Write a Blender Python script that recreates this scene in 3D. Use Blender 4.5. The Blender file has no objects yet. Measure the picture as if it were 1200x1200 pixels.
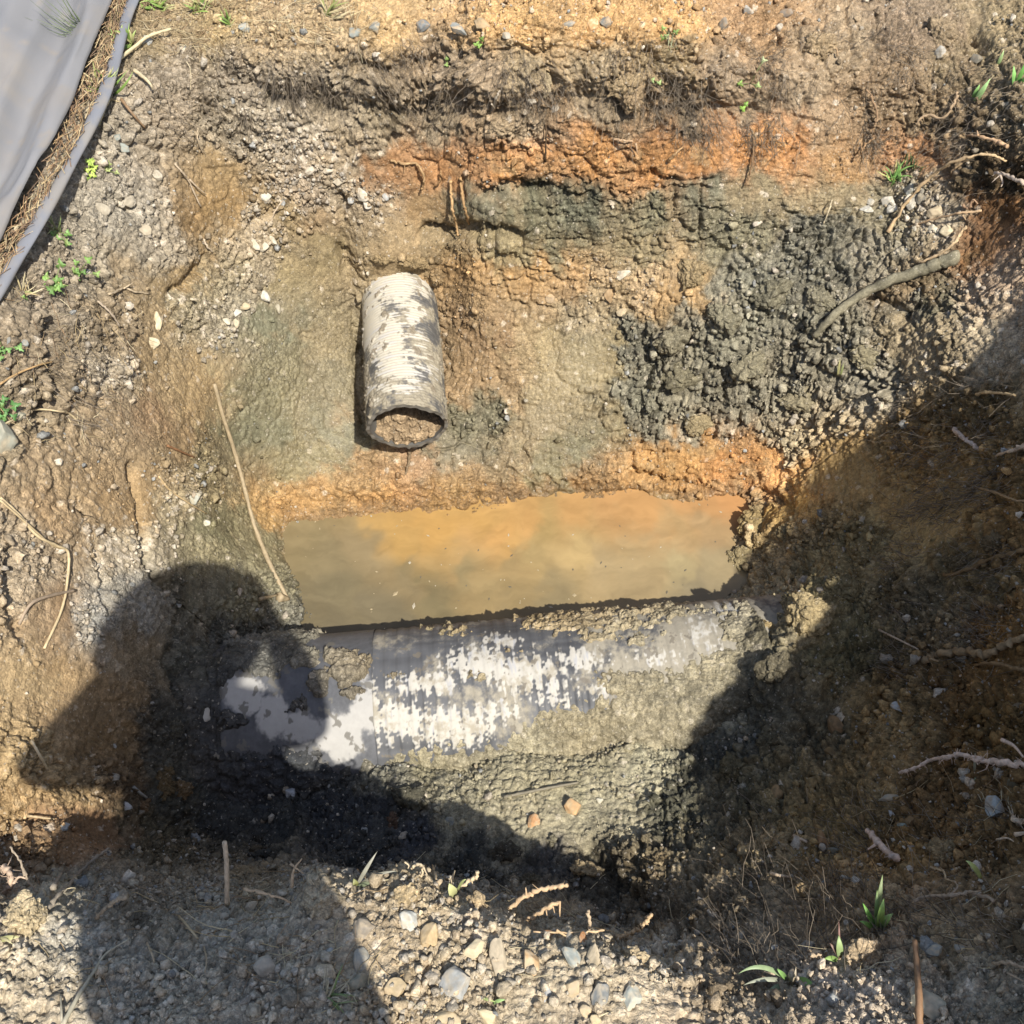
import bpy, math, random
import numpy as np
from mathutils import Vector
R = math.radians
S = bpy.context.scene
COL = S.collection
rng = np.random.default_rng(7)
random.seed(7)
F32 = np.float32

# ------------------------------------------------------------------ camera numbers
CAM = np.array([0.0, 0.0, 1.65])
PITCH = R(57)
FPX = 1200.0
AX_F = np.array([0, math.cos(PITCH), -math.sin(PITCH)])     # forward
AX_D = np.array([0, -math.sin(PITCH), -math.cos(PITCH)])    # picture down
AX_R = np.array([1.0, 0, 0])

def pixdir(px, py):
    return AX_F + AX_R * ((px - 600) / FPX) + AX_D * ((py - 600) / FPX)
def at_z(px, py, z):
    d = pixdir(px, py)
    t = (z - CAM[2]) / d[2]
    return CAM + d * t
def project(P):
    q = P - CAM
    dep = q @ AX_F
    dep = np.maximum(dep, 0.05)
    return 600 + FPX * (q @ AX_R) / dep, 600 + FPX * (q @ AX_D) / dep, dep

SUN_AZ, SUN_EL = R(29), R(57)
SUN_TRAVEL = np.array([-math.sin(SUN_AZ) * math.cos(SUN_EL), math.cos(SUN_AZ) * math.cos(SUN_EL), -math.sin(SUN_EL)])

# ------------------------------------------------------------------ noise
def _hash(ix, iy, iz, seed):
    h = (ix.astype(np.uint32) * np.uint32(374761393) + iy.astype(np.uint32) * np.uint32(668265263)
         + iz.astype(np.uint32) * np.uint32(2147483647 - 1013) + np.uint32((seed * 974634599) & 0xffffffff))
    h ^= h >> np.uint32(13)
    h *= np.uint32(1274126177)
    h ^= h >> np.uint32(16)
    h *= np.uint32(2246822519)
    h ^= h >> np.uint32(13)
    return h
def _u(h):
    return (h >> np.uint32(8)).astype(F32) * F32(1.0 / 16777216.0)
def vnoise(P, size, seed):
    """smooth value noise in -1..1 at points P (n,3)"""
    a = 0.61 + seed
    c, s = math.cos(a), math.sin(a)
    Q = np.empty_like(P, dtype=F32)
    Q[:, 0] = (P[:, 0] * c - P[:, 1] * s) / size
    Q[:, 1] = (P[:, 0] * s + P[:, 1] * c) / size
    Q[:, 2] = (P[:, 2] + 0.37 * P[:, 0]) / size
    Q += F32(1000.5 + 7.3 * seed)
    I = np.floor(Q).astype(np.int32)
    f = Q - I
    f = f * f * f * (f * (f * 6 - 15) + 10)
    out = np.zeros(len(P), F32)
    for dx in (0, 1):
        wx = f[:, 0] if dx else 1 - f[:, 0]
        for dy in (0, 1):
            wy = f[:, 1] if dy else 1 - f[:, 1]
            for dz in (0, 1):
                wz = f[:, 2] if dz else 1 - f[:, 2]
                out += wx * wy * wz * _u(_hash(I[:, 0] + dx, I[:, 1] + dy, I[:, 2] + dz, seed))
    return out * 2 - 1
def fbm(P, size, seed, octs=4, gain=0.5):
    out = np.zeros(len(P), F32)
    a = 1.0; tot = 0.0
    for k in range(octs):
        out += F32(a) * vnoise(P, size / 2 ** k, seed + 13 * k)
        tot += a; a *= gain
    return out / F32(tot) * F32(1.6)
def lumps(P, size, seed, keep=1.0):
    """rounded crumbs: height of the highest ball in reach (0..1), and its own random number"""
    Q = (P / size).astype(F32) + F32(500.25 + seed * 3.7)
    B = np.floor(Q - 0.5).astype(np.int32)
    best = np.zeros(len(P), F32)
    idr = np.zeros(len(P), F32)
    for dx in (0, 1):
        for dy in (0, 1):
            for dz in (0, 1):
                ix, iy, iz = B[:, 0] + dx, B[:, 1] + dy, B[:, 2] + dz
                h = _hash(ix, iy, iz, seed)
                r1 = _u(h)
                r2 = _u(h * np.uint32(2654435761) + np.uint32(12345))
                r3 = _u(h * np.uint32(40503) ^ np.uint32(0x9e3779b9))
                r4 = _u((h ^ np.uint32(0x5bd1e995)) * np.uint32(3266489917))
                ex = Q[:, 0] - ix - (0.25 + 0.5 * r1)
                ey = Q[:, 1] - iy - (0.25 + 0.5 * r2)
                ez = Q[:, 2] - iz - (0.25 + 0.5 * r3)
                rad = 0.34 + 0.4 * r4
                v = 1 - np.sqrt(ex * ex + ey * ey + ez * ez) / rad
                if keep < 1:
                    v = np.where(r2 * 0.5 + r1 * 0.5 < keep, v, 0)
                m = v > best
                best = np.where(m, v, best)
                idr = np.where(m, r4 * 0.5 + r2 * 0.5, idr)
    return np.sqrt(np.clip(best * (2 - best), 0, 1)), idr
def blocks(P, size, seed):
    """angular clods: flat-topped cells of uneven height with crevices between them (0..1), and a random number per clod"""
    Q = (P / size).astype(F32) + F32(300.25 + seed * 4.3)
    B = np.floor(Q - 0.5).astype(np.int32)
    f1 = np.full(len(P), 9, F32); f2 = np.full(len(P), 9, F32); idr = np.zeros(len(P), F32); tl = np.zeros(len(P), F32)
    for dx in (0, 1):
        for dy in (0, 1):
            for dz in (0, 1):
                ix, iy, iz = B[:, 0] + dx, B[:, 1] + dy, B[:, 2] + dz
                h = _hash(ix, iy, iz, seed)
                r1 = _u(h); r2 = _u(h * np.uint32(2654435761) + np.uint32(12345)); r3 = _u(h * np.uint32(40503) ^ np.uint32(0x9e3779b9)); r4 = _u((h ^ np.uint32(0x5bd1e995)) * np.uint32(3266489917))
                ex = Q[:, 0] - ix - (.22 + .56 * r1); ey = Q[:, 1] - iy - (.22 + .56 * r2); ez = Q[:, 2] - iz - (.22 + .56 * r3)
                d = np.sqrt(ex * ex + ey * ey + ez * ez) * (.8 + .4 * r4)
                m = d < f1
                f2 = np.where(m, f1, np.minimum(f2, d)); f1 = np.where(m, d, f1)
                idr = np.where(m, r4 * .5 + r1 * .5, idr)
                tl = np.where(m, ex * (r2 - .5) + ey * (r3 - .5) + ez * (r1 - .5), tl)
    h = np.clip((f2 - f1) / .42, 0, 1)
    h = 1 - (1 - h) ** 2.2
    return np.clip(h * (.35 + .8 * idr) + 1.3 * tl * h, 0, 1.3), idr
def cracks(P, size, seed):
    """0 away from, 1 on the borders between angular cells"""
    Q = (P / size).astype(F32) + F32(700.25 + seed * 5.1)
    B = np.floor(Q - 0.5).astype(np.int32)
    f1 = np.full(len(P), 9, F32); f2 = np.full(len(P), 9, F32)
    for dx in (0, 1):
        for dy in (0, 1):
            for dz in (0, 1):
                ix, iy, iz = B[:, 0] + dx, B[:, 1] + dy, B[:, 2] + dz
                h = _hash(ix, iy, iz, seed)
                r1 = _u(h); r2 = _u(h * np.uint32(2654435761) + np.uint32(12345)); r3 = _u(h * np.uint32(40503) ^ np.uint32(0x9e3779b9))
                d = np.sqrt((Q[:, 0] - ix - (.2 + .6 * r1)) ** 2 + (Q[:, 1] - iy - (.2 + .6 * r2)) ** 2 + (Q[:, 2] - iz - (.2 + .6 * r3)) ** 2)
                f2 = np.minimum(f2, np.maximum(f1, d)); f1 = np.minimum(f1, d)
    return np.clip(1 - (f2 - f1) / 0.16, 0, 1)
def sstep(a, b, x):
    t = np.clip((x - a) / (b - a), 0, 1)
    return t * t * (3 - 2 * t)

def lin(hexs):
    hexs = hexs.lstrip('#')
    c = np.array([int(hexs[i:i + 2], 16) / 255 for i in (0, 2, 4)])
    return np.where(c <= 0.04045, c / 12.92, ((c + 0.055) / 1.055) ** 2.4)
KALB = 0.74
def alb(hexs):
    c = lin(hexs) * KALB
    g = c @ np.array([.3, .55, .15])
    return np.clip(g + (c - g) * .84, 0.006, 0.85)

# ------------------------------------------------------------------ mesh helpers
def mesh_from(name, V, F, smooth=True, col=None, wet=None, grain=None):
    """V (n,3) array; F: (m,4) or (m,3) int array, or list of such arrays"""
    me = bpy.data.meshes.new(name)
    Fs = F if isinstance(F, list) else [F]
    Fs = [np.asarray(f, np.int32) for f in Fs if len(f)]
    V = np.ascontiguousarray(V, dtype=F32)
    nl = sum(f.size for f in Fs); nf = sum(len(f) for f in Fs)
    me.vertices.add(len(V)); me.vertices.foreach_set('co', V.ravel())
    me.loops.add(nl); me.loops.foreach_set('vertex_index', np.concatenate([f.ravel() for f in Fs]))
    me.polygons.add(nf)
    starts = []; tot = []; s = 0
    for f in Fs:
        k = f.shape[1]
        starts.append(np.arange(len(f), dtype=np.int32) * k + s); tot.append(np.full(len(f), k, np.int32)); s += f.size
    me.polygons.foreach_set('loop_start', np.concatenate(starts))
    try: me.polygons.foreach_set('loop_total', np.concatenate(tot))
    except Exception: pass
    me.polygons.foreach_set('use_smooth', np.full(nf, smooth, dtype=bool))
    if col is not None:
        a = me.color_attributes.new('Col', 'FLOAT_COLOR', 'POINT')
        c = np.ones((len(V), 4), F32); c[:, :3] = col
        a.data.foreach_set('color', c.ravel())
    if wet is not None:
        a = me.attributes.new('wet', 'FLOAT', 'POINT')
        a.data.foreach_set('value', np.ascontiguousarray(wet, dtype=F32))
    if grain is None and wet is not None: grain = np.full(len(V), .6)
    if grain is not None:
        a = me.attributes.new('grain', 'FLOAT', 'POINT')
        a.data.foreach_set('value', np.ascontiguousarray(grain, dtype=F32))
    me.update(calc_edges=True)
    me.validate()
    return me
def add(name, me, mat=None, parent=None):
    o = bpy.data.objects.new(name, me)
    COL.objects.link(o)
    if mat is not None: me.materials.append(mat)
    if parent is not None: o.parent = parent
    return o
def tag(o, label=None, cat=None, group=None, kind=None):
    if label: o['label'] = label
    if cat: o['category'] = cat
    if group: o['group'] = group
    if kind: o['kind'] = kind
    return o
def empty(name, loc):
    o = bpy.data.objects.new(name, None); COL.objects.link(o); o.location = loc
    o.empty_display_size = 0.05
    return o

# ------------------------------------------------------------------ materials
def mat_base(name):
    m = bpy.data.materials.new(name); m.use_nodes = True
    nt = m.node_tree
    b = nt.nodes['Principled BSDF']
    return m, nt, b
def N(nt, typ, **kw):
    n = nt.nodes.new(typ)
    for k, v in kw.items():
        if k in n.inputs: n.inputs[k].default_value = v
        else: setattr(n, k, v)
    return n
def L(nt, a, b): nt.links.new(a, b)

def soil_material(name):
    m, nt, b = mat_base(name)
    at = N(nt, 'ShaderNodeAttribute', attribute_name='Col')
    aw = N(nt, 'ShaderNodeAttribute', attribute_name='wet')
    ag = N(nt, 'ShaderNodeAttribute', attribute_name='grain')
    tc = N(nt, 'ShaderNodeNewGeometry')
    wn = N(nt, 'ShaderNodeTexNoise', Scale=70.0, Detail=3.0)
    L(nt, tc.outputs['Position'], wn.inputs['Vector'])
    ws = N(nt, 'ShaderNodeVectorMath', operation='SCALE'); ws.inputs['Scale'].default_value = .012
    L(nt, wn.outputs['Color'], ws.inputs[0])
    wa = N(nt, 'ShaderNodeVectorMath', operation='ADD'); L(nt, tc.outputs['Position'], wa.inputs[0]); L(nt, ws.outputs[0], wa.inputs[1])
    n1 = N(nt, 'ShaderNodeTexNoise', Scale=240.0, Detail=8.0, Roughness=0.7)
    L(nt, tc.outputs['Position'], n1.inputs['Vector'])
    v1 = N(nt, 'ShaderNodeTexVoronoi', Scale=115.0); L(nt, wa.outputs[0], v1.inputs['Vector'])
    v2 = N(nt, 'ShaderNodeTexVoronoi', Scale=260.0); L(nt, wa.outputs[0], v2.inputs['Vector'])
    def ramp(src, lo, hi, a, c):
        r = N(nt, 'ShaderNodeMapRange'); L(nt, src, r.inputs['Value'])
        for k, x in zip(('From Min', 'From Max', 'To Min', 'To Max'), (lo, hi, a, c)): r.inputs[k].default_value = x
        return r.outputs['Result']
    def mul(x, y):
        k = N(nt, 'ShaderNodeMath', operation='MULTIPLY'); L(nt, x, k.inputs[0])
        if isinstance(y, float): k.inputs[1].default_value = y
        else: L(nt, y, k.inputs[1])
        return k.outputs[0]
    def addn(x, y):
        k = N(nt, 'ShaderNodeMath', operation='ADD'); L(nt, x, k.inputs[0]); L(nt, y, k.inputs[1]); return k.outputs[0]
    s1 = N(nt, 'ShaderNodeSeparateColor'); L(nt, v1.outputs['Color'], s1.inputs[0])
    s2 = N(nt, 'ShaderNodeSeparateColor'); L(nt, v2.outputs['Color'], s2.inputs[0])
    grainy = mul(mul(ramp(s1.outputs[0], 0, 1, .76, 1.24), ramp(s2.outputs[0], 0, 1, .74, 1.26)), ramp(n1.outputs['Fac'], .3, .7, .66, 1.34))
    mx = N(nt, 'ShaderNodeMix', data_type='RGBA', blend_type='MULTIPLY'); L(nt, ramp(ag.outputs['Fac'], 0, 1, .55, 1.0), mx.inputs['Factor'])
    L(nt, at.outputs['Color'], mx.inputs['A']); L(nt, grainy, mx.inputs['B'])
    # a few pale mineral grains
    pm = N(nt, 'ShaderNodeMix', data_type='RGBA', blend_type='MIX'); L(nt, ramp(s2.outputs[1], .975, .985, 0, .45), pm.inputs['Factor'])
    L(nt, mx.outputs['Result'], pm.inputs['A']); pm.inputs['B'].default_value = (.50, .44, .35, 1)
    L(nt, pm.outputs['Result'], b.inputs['Base Color'])
    L(nt, ramp(aw.outputs['Fac'], 0, 1, .95, .36), b.inputs['Roughness'])
    L(nt, ramp(aw.outputs['Fac'], 0, 1, .12, .5), b.inputs['Specular IOR Level'])
    hgt = addn(addn(mul(v1.outputs['Distance'], -.9), mul(v2.outputs['Distance'], -.5)), mul(n1.outputs['Fac'], .9))
    bp = N(nt, 'ShaderNodeBump', Strength=1.0)
    L(nt, ramp(ag.outputs['Fac'], 0, 1, .0008, .0042), bp.inputs['Distance'])
    L(nt, hgt, bp.inputs['Height']); L(nt, bp.outputs['Normal'], b.inputs['Normal'])
    return m
def plain_material(name, hexcol=None, rough=0.8, spec=0.25, var=0.25, scale=60.0, bump=0.25, dist=0.002, attr=False, col=None, stretch=None, subsurf=0.0):
    m, nt, b = mat_base(name)
    tc = N(nt, 'ShaderNodeTexCoord')
    src = tc.outputs['Object']
    if stretch:
        mp = N(nt, 'ShaderNodeMapping'); mp.inputs['Scale'].default_value = stretch
        L(nt, src, mp.inputs['Vector']); src = mp.outputs['Vector']
    n1 = N(nt, 'ShaderNodeTexNoise', Scale=scale, Detail=5.0, Roughness=0.6)
    L(nt, src, n1.inputs['Vector'])
    mr = N(nt, 'ShaderNodeMapRange'); L(nt, n1.outputs['Fac'], mr.inputs['Value'])
    mr.inputs['From Min'].default_value = 0.3; mr.inputs['From Max'].default_value = 0.7
    mr.inputs['To Min'].default_value = 1 - var; mr.inputs['To Max'].default_value = 1 + var
    mx = N(nt, 'ShaderNodeMix', data_type='RGBA', blend_type='MULTIPLY'); mx.inputs['Factor'].default_value = 1
    if attr:
        at = N(nt, 'ShaderNodeAttribute', attribute_name='Col'); L(nt, at.outputs['Color'], mx.inputs['A'])
    else:
        c = alb(hexcol) if col is None else col
        mx.inputs['A'].default_value = (*c, 1)
    L(nt, mr.outputs['Result'], mx.inputs['B'])
    L(nt, mx.outputs['Result'], b.inputs['Base Color'])
    b.inputs['Roughness'].default_value = rough
    b.inputs['Specular IOR Level'].default_value = spec
    if subsurf:
        b.inputs['Transmission Weight'].default_value = 0
    bp = N(nt, 'ShaderNodeBump', Strength=bump, Distance=dist)
    L(nt, n1.outputs['Fac'], bp.inputs['Height']); L(nt, bp.outputs['Normal'], b.inputs['Normal'])
    return m
# ------------------------------------------------------------------ the ground: heights
HP = """
-60 0 0.0; 90 100 0.0; 60 200 0.0; 0 330 0.0; -150 400 0.0; -100 600 0.0; -200 800 0.0; -150 1000 -0.02
130 140 -0.03; 125 240 -0.13; 120 330 -0.22; 150 420 -0.34; 150 500 -0.42; 150 580 -0.50; 160 640 -0.56
20 400 -0.04; 20 480 -0.09; 20 560 -0.14; 20 650 -0.20; 20 760 -0.24; 20 880 -0.27; 20 960 -0.30
70 420 -0.13; 75 520 -0.22; 75 600 -0.28; 80 700 -0.36; 80 800 -0.44; 75 900 -0.48; 100 960 -0.55
210 560 -0.66; 205 640 -0.72; 250 600 -0.90; 260 680 -0.98; 130 740 -0.52; 160 800 -0.62; 160 880 -0.74
195 700 -0.74; 250 760 -1.02; 300 700 -1.12; 230 830 -1.0; 240 900 -0.97; 180 960 -0.80
200 0 -0.02; 200 60 -0.04; 200 130 -0.12; 205 200 -0.22; 220 250 -0.34; 235 310 -0.45; 235 370 -0.52; 220 440 -0.6; 270 400 -0.68; 275 480 -0.86; 290 550 -1.06; 318 610 -1.24; 340 660 -1.32
350 0 -0.02; 350 60 -0.05; 350 100 -0.12; 345 150 -0.24; 340 200 -0.36; 320 260 -0.50; 340 310 -0.64; 350 370 -0.82; 350 440 -0.94; 350 520 -1.09; 360 580 -1.22; 370 620 -1.31
440 0 -0.01; 440 60 -0.05; 440 105 -0.14; 430 170 -0.29; 430 225 -0.46; 425 280 -0.63; 395 330 -0.78; 400 390 -0.93; 405 460 -1.05; 460 560 -1.17; 470 298 -0.70; 530 300 -0.69; 470 604 -1.31
540 330 -0.76; 545 390 -0.92; 550 460 -1.06; 480 530 -1.13; 470 400 -1.03; 470 460 -1.10
560 0 0; 560 60 -0.03; 560 105 -0.13; 555 160 -0.26; 560 230 -0.43; 560 285 -0.58; 590 340 -0.74
650 0 0; 650 60 -0.03; 650 105 -0.13; 650 160 -0.26; 650 230 -0.43; 650 285 -0.57; 650 325 -0.68; 650 345 -0.75; 650 380 -0.85; 650 450 -1.0; 650 530 -1.17; 620 575 -1.27; 650 600 -1.32
750 0 0; 750 60 -0.04; 750 105 -0.13; 750 165 -0.27; 750 230 -0.43; 750 290 -0.57; 750 340 -0.70; 750 400 -0.82; 740 460 -0.98; 740 540 -1.18; 745 585 -1.31
860 0 -0.02; 850 50 -0.05; 850 110 -0.14; 850 170 -0.29; 850 235 -0.43; 850 290 -0.55; 850 340 -0.64; 850 400 -0.76; 850 470 -0.95; 850 540 -1.16; 860 580 -1.31
960 0 -0.04; 960 60 -0.08; 960 120 -0.18; 960 180 -0.31; 960 240 -0.43; 960 300 -0.52; 960 360 -0.62; 960 430 -0.76; 950 490 -0.94; 930 550 -1.12
1050 0 -0.05; 1050 80 -0.12; 1050 150 -0.25; 1050 205 -0.36; 1060 250 -0.42; 1060 310 -0.48; 1060 380 -0.58; 1050 450 -0.70; 1030 520 -0.84
1190 0 -0.02; 1190 100 -0.06; 1180 180 -0.15; 1170 250 -0.28; 1150 320 -0.40; 1190 380 -0.38; 1190 470 -0.38; 1190 600 -0.38; 1190 750 -0.38; 1190 900 -0.30; 1190 1050 -0.18; 1190 1190 -0.08
1120 420 -0.52; 1110 520 -0.62; 1090 620 -0.70; 1110 710 -0.66; 1100 800 -0.58; 1080 880 -0.54; 1040 940 -0.56
890 610 -1.22; 960 580 -1.02; 1010 620 -0.94; 905 650 -1.20; 950 660 -1.08; 880 672 -1.28; 930 700 -0.92; 1000 720 -0.86; 905 735 -0.88; 940 760 -0.86; 1010 800 -0.80; 900 840 -0.90; 980 880 -0.80
850 900 -0.92; 870 960 -0.78; 960 960 -0.66; 800 960 -0.84; 1000 1010 -0.50; 900 1030 -0.52; 800 1010 -0.72; 740 1020 -0.76; 1000 1100 -0.30; 1100 1000 -0.38; 1100 1080 -0.26; 1100 1160 -0.14; 920 1110 -0.36; 880 1170 -0.26; 1000 1190 -0.15
0 1100 -0.06; 40 1050 -0.16; 60 1150 -0.05; 200 1080 -0.18; 200 1130 -0.10; 200 1190 -0.05; 130 1045 -0.22; 300 1060 -0.22; 400 1032 -0.19; 400 1100 -0.09; 400 1190 -0.04; 500 1028 -0.17; 500 1090 -0.09; 600 1060 -0.15; 600 1120 -0.09; 600 1190 -0.05; 700 1090 -0.15; 700 1190 -0.06; 760 1120 -0.15; 800 1150 -0.15; 840 1195 -0.12
150 990 -0.74; 250 1000 -0.86; 350 985 -0.92; 450 970 -0.90; 550 975 -0.88; 650 975 -0.86; 720 950 -0.88; 300 900 -1.0; 400 930 -0.96; 780 900 -0.94; 830 840 -1.0
500 680 -1.37; 420 700 -1.37; 620 650 -1.37; 700 640 -1.37; 800 630 -1.36; 380 680 -1.36; 840 640 -1.34
"""
HW = [  # world points (metres): outside the picture, below the pipe
    (-.55, 1.09, -1.3), (-.25, 1.12, -1.36), (0, 1.15, -1.36), (.3, 1.18, -1.36), (.6, 1.22, -1.3),
    (-.3, .90, -.97), (-.3, .80, -.95), (0, .95, -.95), (.3, .97, -.945), (.55, 1.0, -.94), (0, .88, -.925), (.3, .90, -.92), (.55, .93, -.90), (.1, .80, -.89), (.4, .82, -.87), (-.3, 1.34, -1.36), (0, 1.37, -1.36), (.3, 1.4, -1.36), (.55, 1.43, -1.35), (.70, 1.22, -.83), (.80, 1.22, -.79), (.95, 1.2, -.77), (.76, 1.34, -.92), (.92, 1.36, -.86), (.66, 1.08, -.84), (.70, .98, -.84), (.78, 1.05, -.80), (.62, .92, -.87),
    (0, 3.2, .02), (1, 3.2, 0), (-1, 3.3, .0), (2, 3.2, .02), (-2, 3.2, .0), (0, 4.2, .04), (2.6, 4.2, .05), (-2.6, 4.2, .02),
    (1.45, 2.2, .02), (1.75, 2.2, .12), (1.6, 1.7, .12), (1.40, 1.6, -.10), (1.37, 1.2, -.06), (1.7, 1.2, .22), (1.35, .8, .02), (1.28, .5, .06), (1.6, .6, .16), (1.25, .15, .02), (1.6, 0, .05),
    (2.2, 1.5, .20), (2.3, .4, .1), (2.6, 2.5, .05),
    (0, -.2, 0), (-.6, -.2, 0), (.6, -.2, 0), (0, -1, 0), (1, -1, 0), (-1, -1, 0), (-1.5, 0, 0), (-2, 1, .0), (-2.2, 2, .0), (-1.6, 1.2, .02), (-1.5, .6, 0), (-1.4, 2.0, .0),
    (3, -2, 0), (-3, -2, 0), (0, -3, 0), (-3.5, 1, .05), (-3.5, 3, .08), (3.6, 1, .05), (3.6, 3, .05),
]
hp = []
for ln in HP.strip().splitlines():
    for t in ln.split(';'):
        a = t.split()
        if len(a) == 3: hp.append(at_z(*map(float, a)))
for lx, ly, lz in [(-60, 1030, -.2), (20, 1046, -.2), (80, 1048, -.2), (140, 1050, -.21), (200, 1056, -.21), (260, 1052, -.21), (320, 1044, -.2), (400, 1032, -.19), (450, 1026, -.18), (500, 1028, -.17), (550, 1044, -.16), (600, 1060, -.15), (650, 1075, -.15), (700, 1090, -.15), (760, 1120, -.15)]:
    q = at_z(lx, ly, lz); k = 1.0 if lx > 380 else 1.5
    hp.append(q + [0, .045 * k, -.26]); hp.append(q + [0, .11 * k, -.50 if lx > 120 else -.34])
hp = np.array(hp + [np.array(p, float) for p in HW])
# linear radial interpolation of the heights
def _phi(r): return np.sqrt(r * r + 0.0025)
n = len(hp)
D = np.sqrt(((hp[:, None, :2] - hp[None, :, :2]) ** 2).sum(-1))
A = np.zeros((n + 3, n + 3)); A[:n, :n] = _phi(D) - np.eye(n) * 0.012
A[:n, n] = 1; A[:n, n + 1:] = hp[:, :2]; A[n, :n] = 1; A[n + 1:, :n] = hp[:, :2].T
W = np.linalg.solve(A, np.concatenate([hp[:, 2], np.zeros(3)]))
def base_height(X, Y):
    out = np.empty(len(X))
    for s in range(0, len(X), 20000):
        x = X[s:s + 20000]; y = Y[s:s + 20000]
        d = np.sqrt((x[:, None] - hp[None, :, 0]) ** 2 + (y[:, None] - hp[None, :, 1]) ** 2)
        out[s:s + 20000] = _phi(d) @ W[:n] + W[n] + W[n + 1] * x + W[n + 2] * y
    return out
def grow(a, first, ratio, end):
    out = []; s = first; x = a
    while abs(x) < end:
        x += s * (1 if a >= 0 else -1); s *= ratio
        out.append(x)
    return np.array(out)
gx = np.concatenate([grow(-1.75, .006, 1.12, 45)[::-1], np.arange(-1.75, -1.12, .0036), np.arange(-1.12, -.70, .0017), np.arange(-.70, .9, .0033), np.arange(.9, 1.3, .0026), np.arange(1.3, 1.75, .0036), grow(1.75, .006, 1.12, 45)])
yc = np.concatenate([np.arange(-.02, .5, .0024), np.arange(.5, .95, .0034), np.arange(.95, 1.3, .005), np.arange(1.3, 1.9, .0034), np.arange(1.9, 2.38, .0024), np.arange(2.38, 2.66, .0011), np.arange(2.66, 3.05, .0028)])
gy = np.concatenate([grow(-.03, .006, 1.14, 45)[::-1], yc, grow(3.05, .006, 1.12, 45)])
NX, NY = len(gx), len(gy)
# base heights on a coarse grid, then bilinear
cx = np.unique(np.concatenate([np.linspace(-2.2, 2.2, 260), grow(-2.2, .05, 1.25, 50), grow(2.2, .05, 1.25, 50)]))
cy = np.unique(np.concatenate([np.linspace(-.6, 3.4, 260), grow(-.6, .05, 1.25, 50), grow(3.4, .05, 1.25, 50)]))
CX, CY = np.meshgrid(cx, cy)
CH = base_height(CX.ravel(), CY.ravel()).reshape(CX.shape)
far = np.clip((np.hypot(CX, CY - 1.2) - 3.2) / 1.5, 0, 1)
CH = CH * (1 - far) + 0.05 * far
def blur(a, k=1):
    for _ in range(k):
        a = np.pad(a, 1, mode='edge')
        a = (a[1:-1, 1:-1] * 4 + a[:-2, 1:-1] * 2 + a[2:, 1:-1] * 2 + a[1:-1, :-2] * 2 + a[1:-1, 2:] * 2 + a[:-2, :-2] + a[2:, 2:] + a[:-2, 2:] + a[2:, :-2]) / 16
    return a
CH = blur(CH, 1)
# unseen spoil heap added on the right bank, shaped so its crest shades the pit
FOOT = np.array([(.30, -1.0), (.40, -.6), (.52, -.25), (.70, .0), (.84, .2), (1.22, .55), (1.43, .95), (1.52, 1.5), (1.62, 2.0), (1.9, 2.4)])
def heap(X, Y):
    sd = np.full(X.shape, 1e9); al = np.zeros(X.shape)
    for k in range(len(FOOT) - 1):
        a, b = FOOT[k], FOOT[k + 1]; d = b - a; l = np.hypot(*d)
        t = np.clip(((X - a[0]) * d[0] + (Y - a[1]) * d[1]) / l ** 2, 0, 1)
        ex, ey = X - a[0] - t * d[0], Y - a[1] - t * d[1]
        r = np.hypot(ex, ey); sg = np.where(ex * d[1] - ey * d[0] > 0, r, -r)
        m = r < np.abs(sd); sd = np.where(m, sg, sd); al = np.where(m, k + t, al)
    top = np.interp(al, [0, 1, 2, 4, 6, 7, 8, 9], [.25, .55, .72, 1.0, 1.0, .78, .25, .1])
    u = np.clip(sd, 0, 3)
    return top * np.clip(u / .36, 0, 1) ** 1.5 * (1 - sstep(.9, 2.2, u))
CH = CH + blur(heap(CX, CY), 1)
def bilin(xs, ys, G, X, Y):
    i = np.clip(np.searchsorted(xs, X) - 1, 0, len(xs) - 2); j = np.clip(np.searchsorted(ys, Y) - 1, 0, len(ys) - 2)
    u = (X - xs[i]) / (xs[i + 1] - xs[i]); v = (Y - ys[j]) / (ys[j + 1] - ys[j])
    u = np.clip(u, 0, 1); v = np.clip(v, 0, 1)
    return G[j, i] * (1 - u) * (1 - v) + G[j, i + 1] * u * (1 - v) + G[j + 1, i] * (1 - u) * v + G[j + 1, i + 1] * u * v
GX, GY = np.meshgrid(gx, gy)
GZ = bilin(cx, cy, CH, GX.ravel(), GY.ravel()).reshape(GX.shape)
zx = np.gradient(GZ, gx, axis=1); zy = np.gradient(GZ, gy, axis=0)
zx = blur(zx, 4); zy = blur(zy, 4)
Nrm = np.stack([-zx, -zy, np.ones_like(zx)], -1).reshape(-1, 3)
Nrm /= np.linalg.norm(Nrm, axis=1, keepdims=True)
P0 = np.stack([GX, GY, GZ], -1).reshape(-1, 3)
PX, PY, PD = project(P0)
PX = np.clip(PX, -900, 2100); PY = np.clip(PY, -900, 2100)
P0f = P0.astype(F32)

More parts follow.
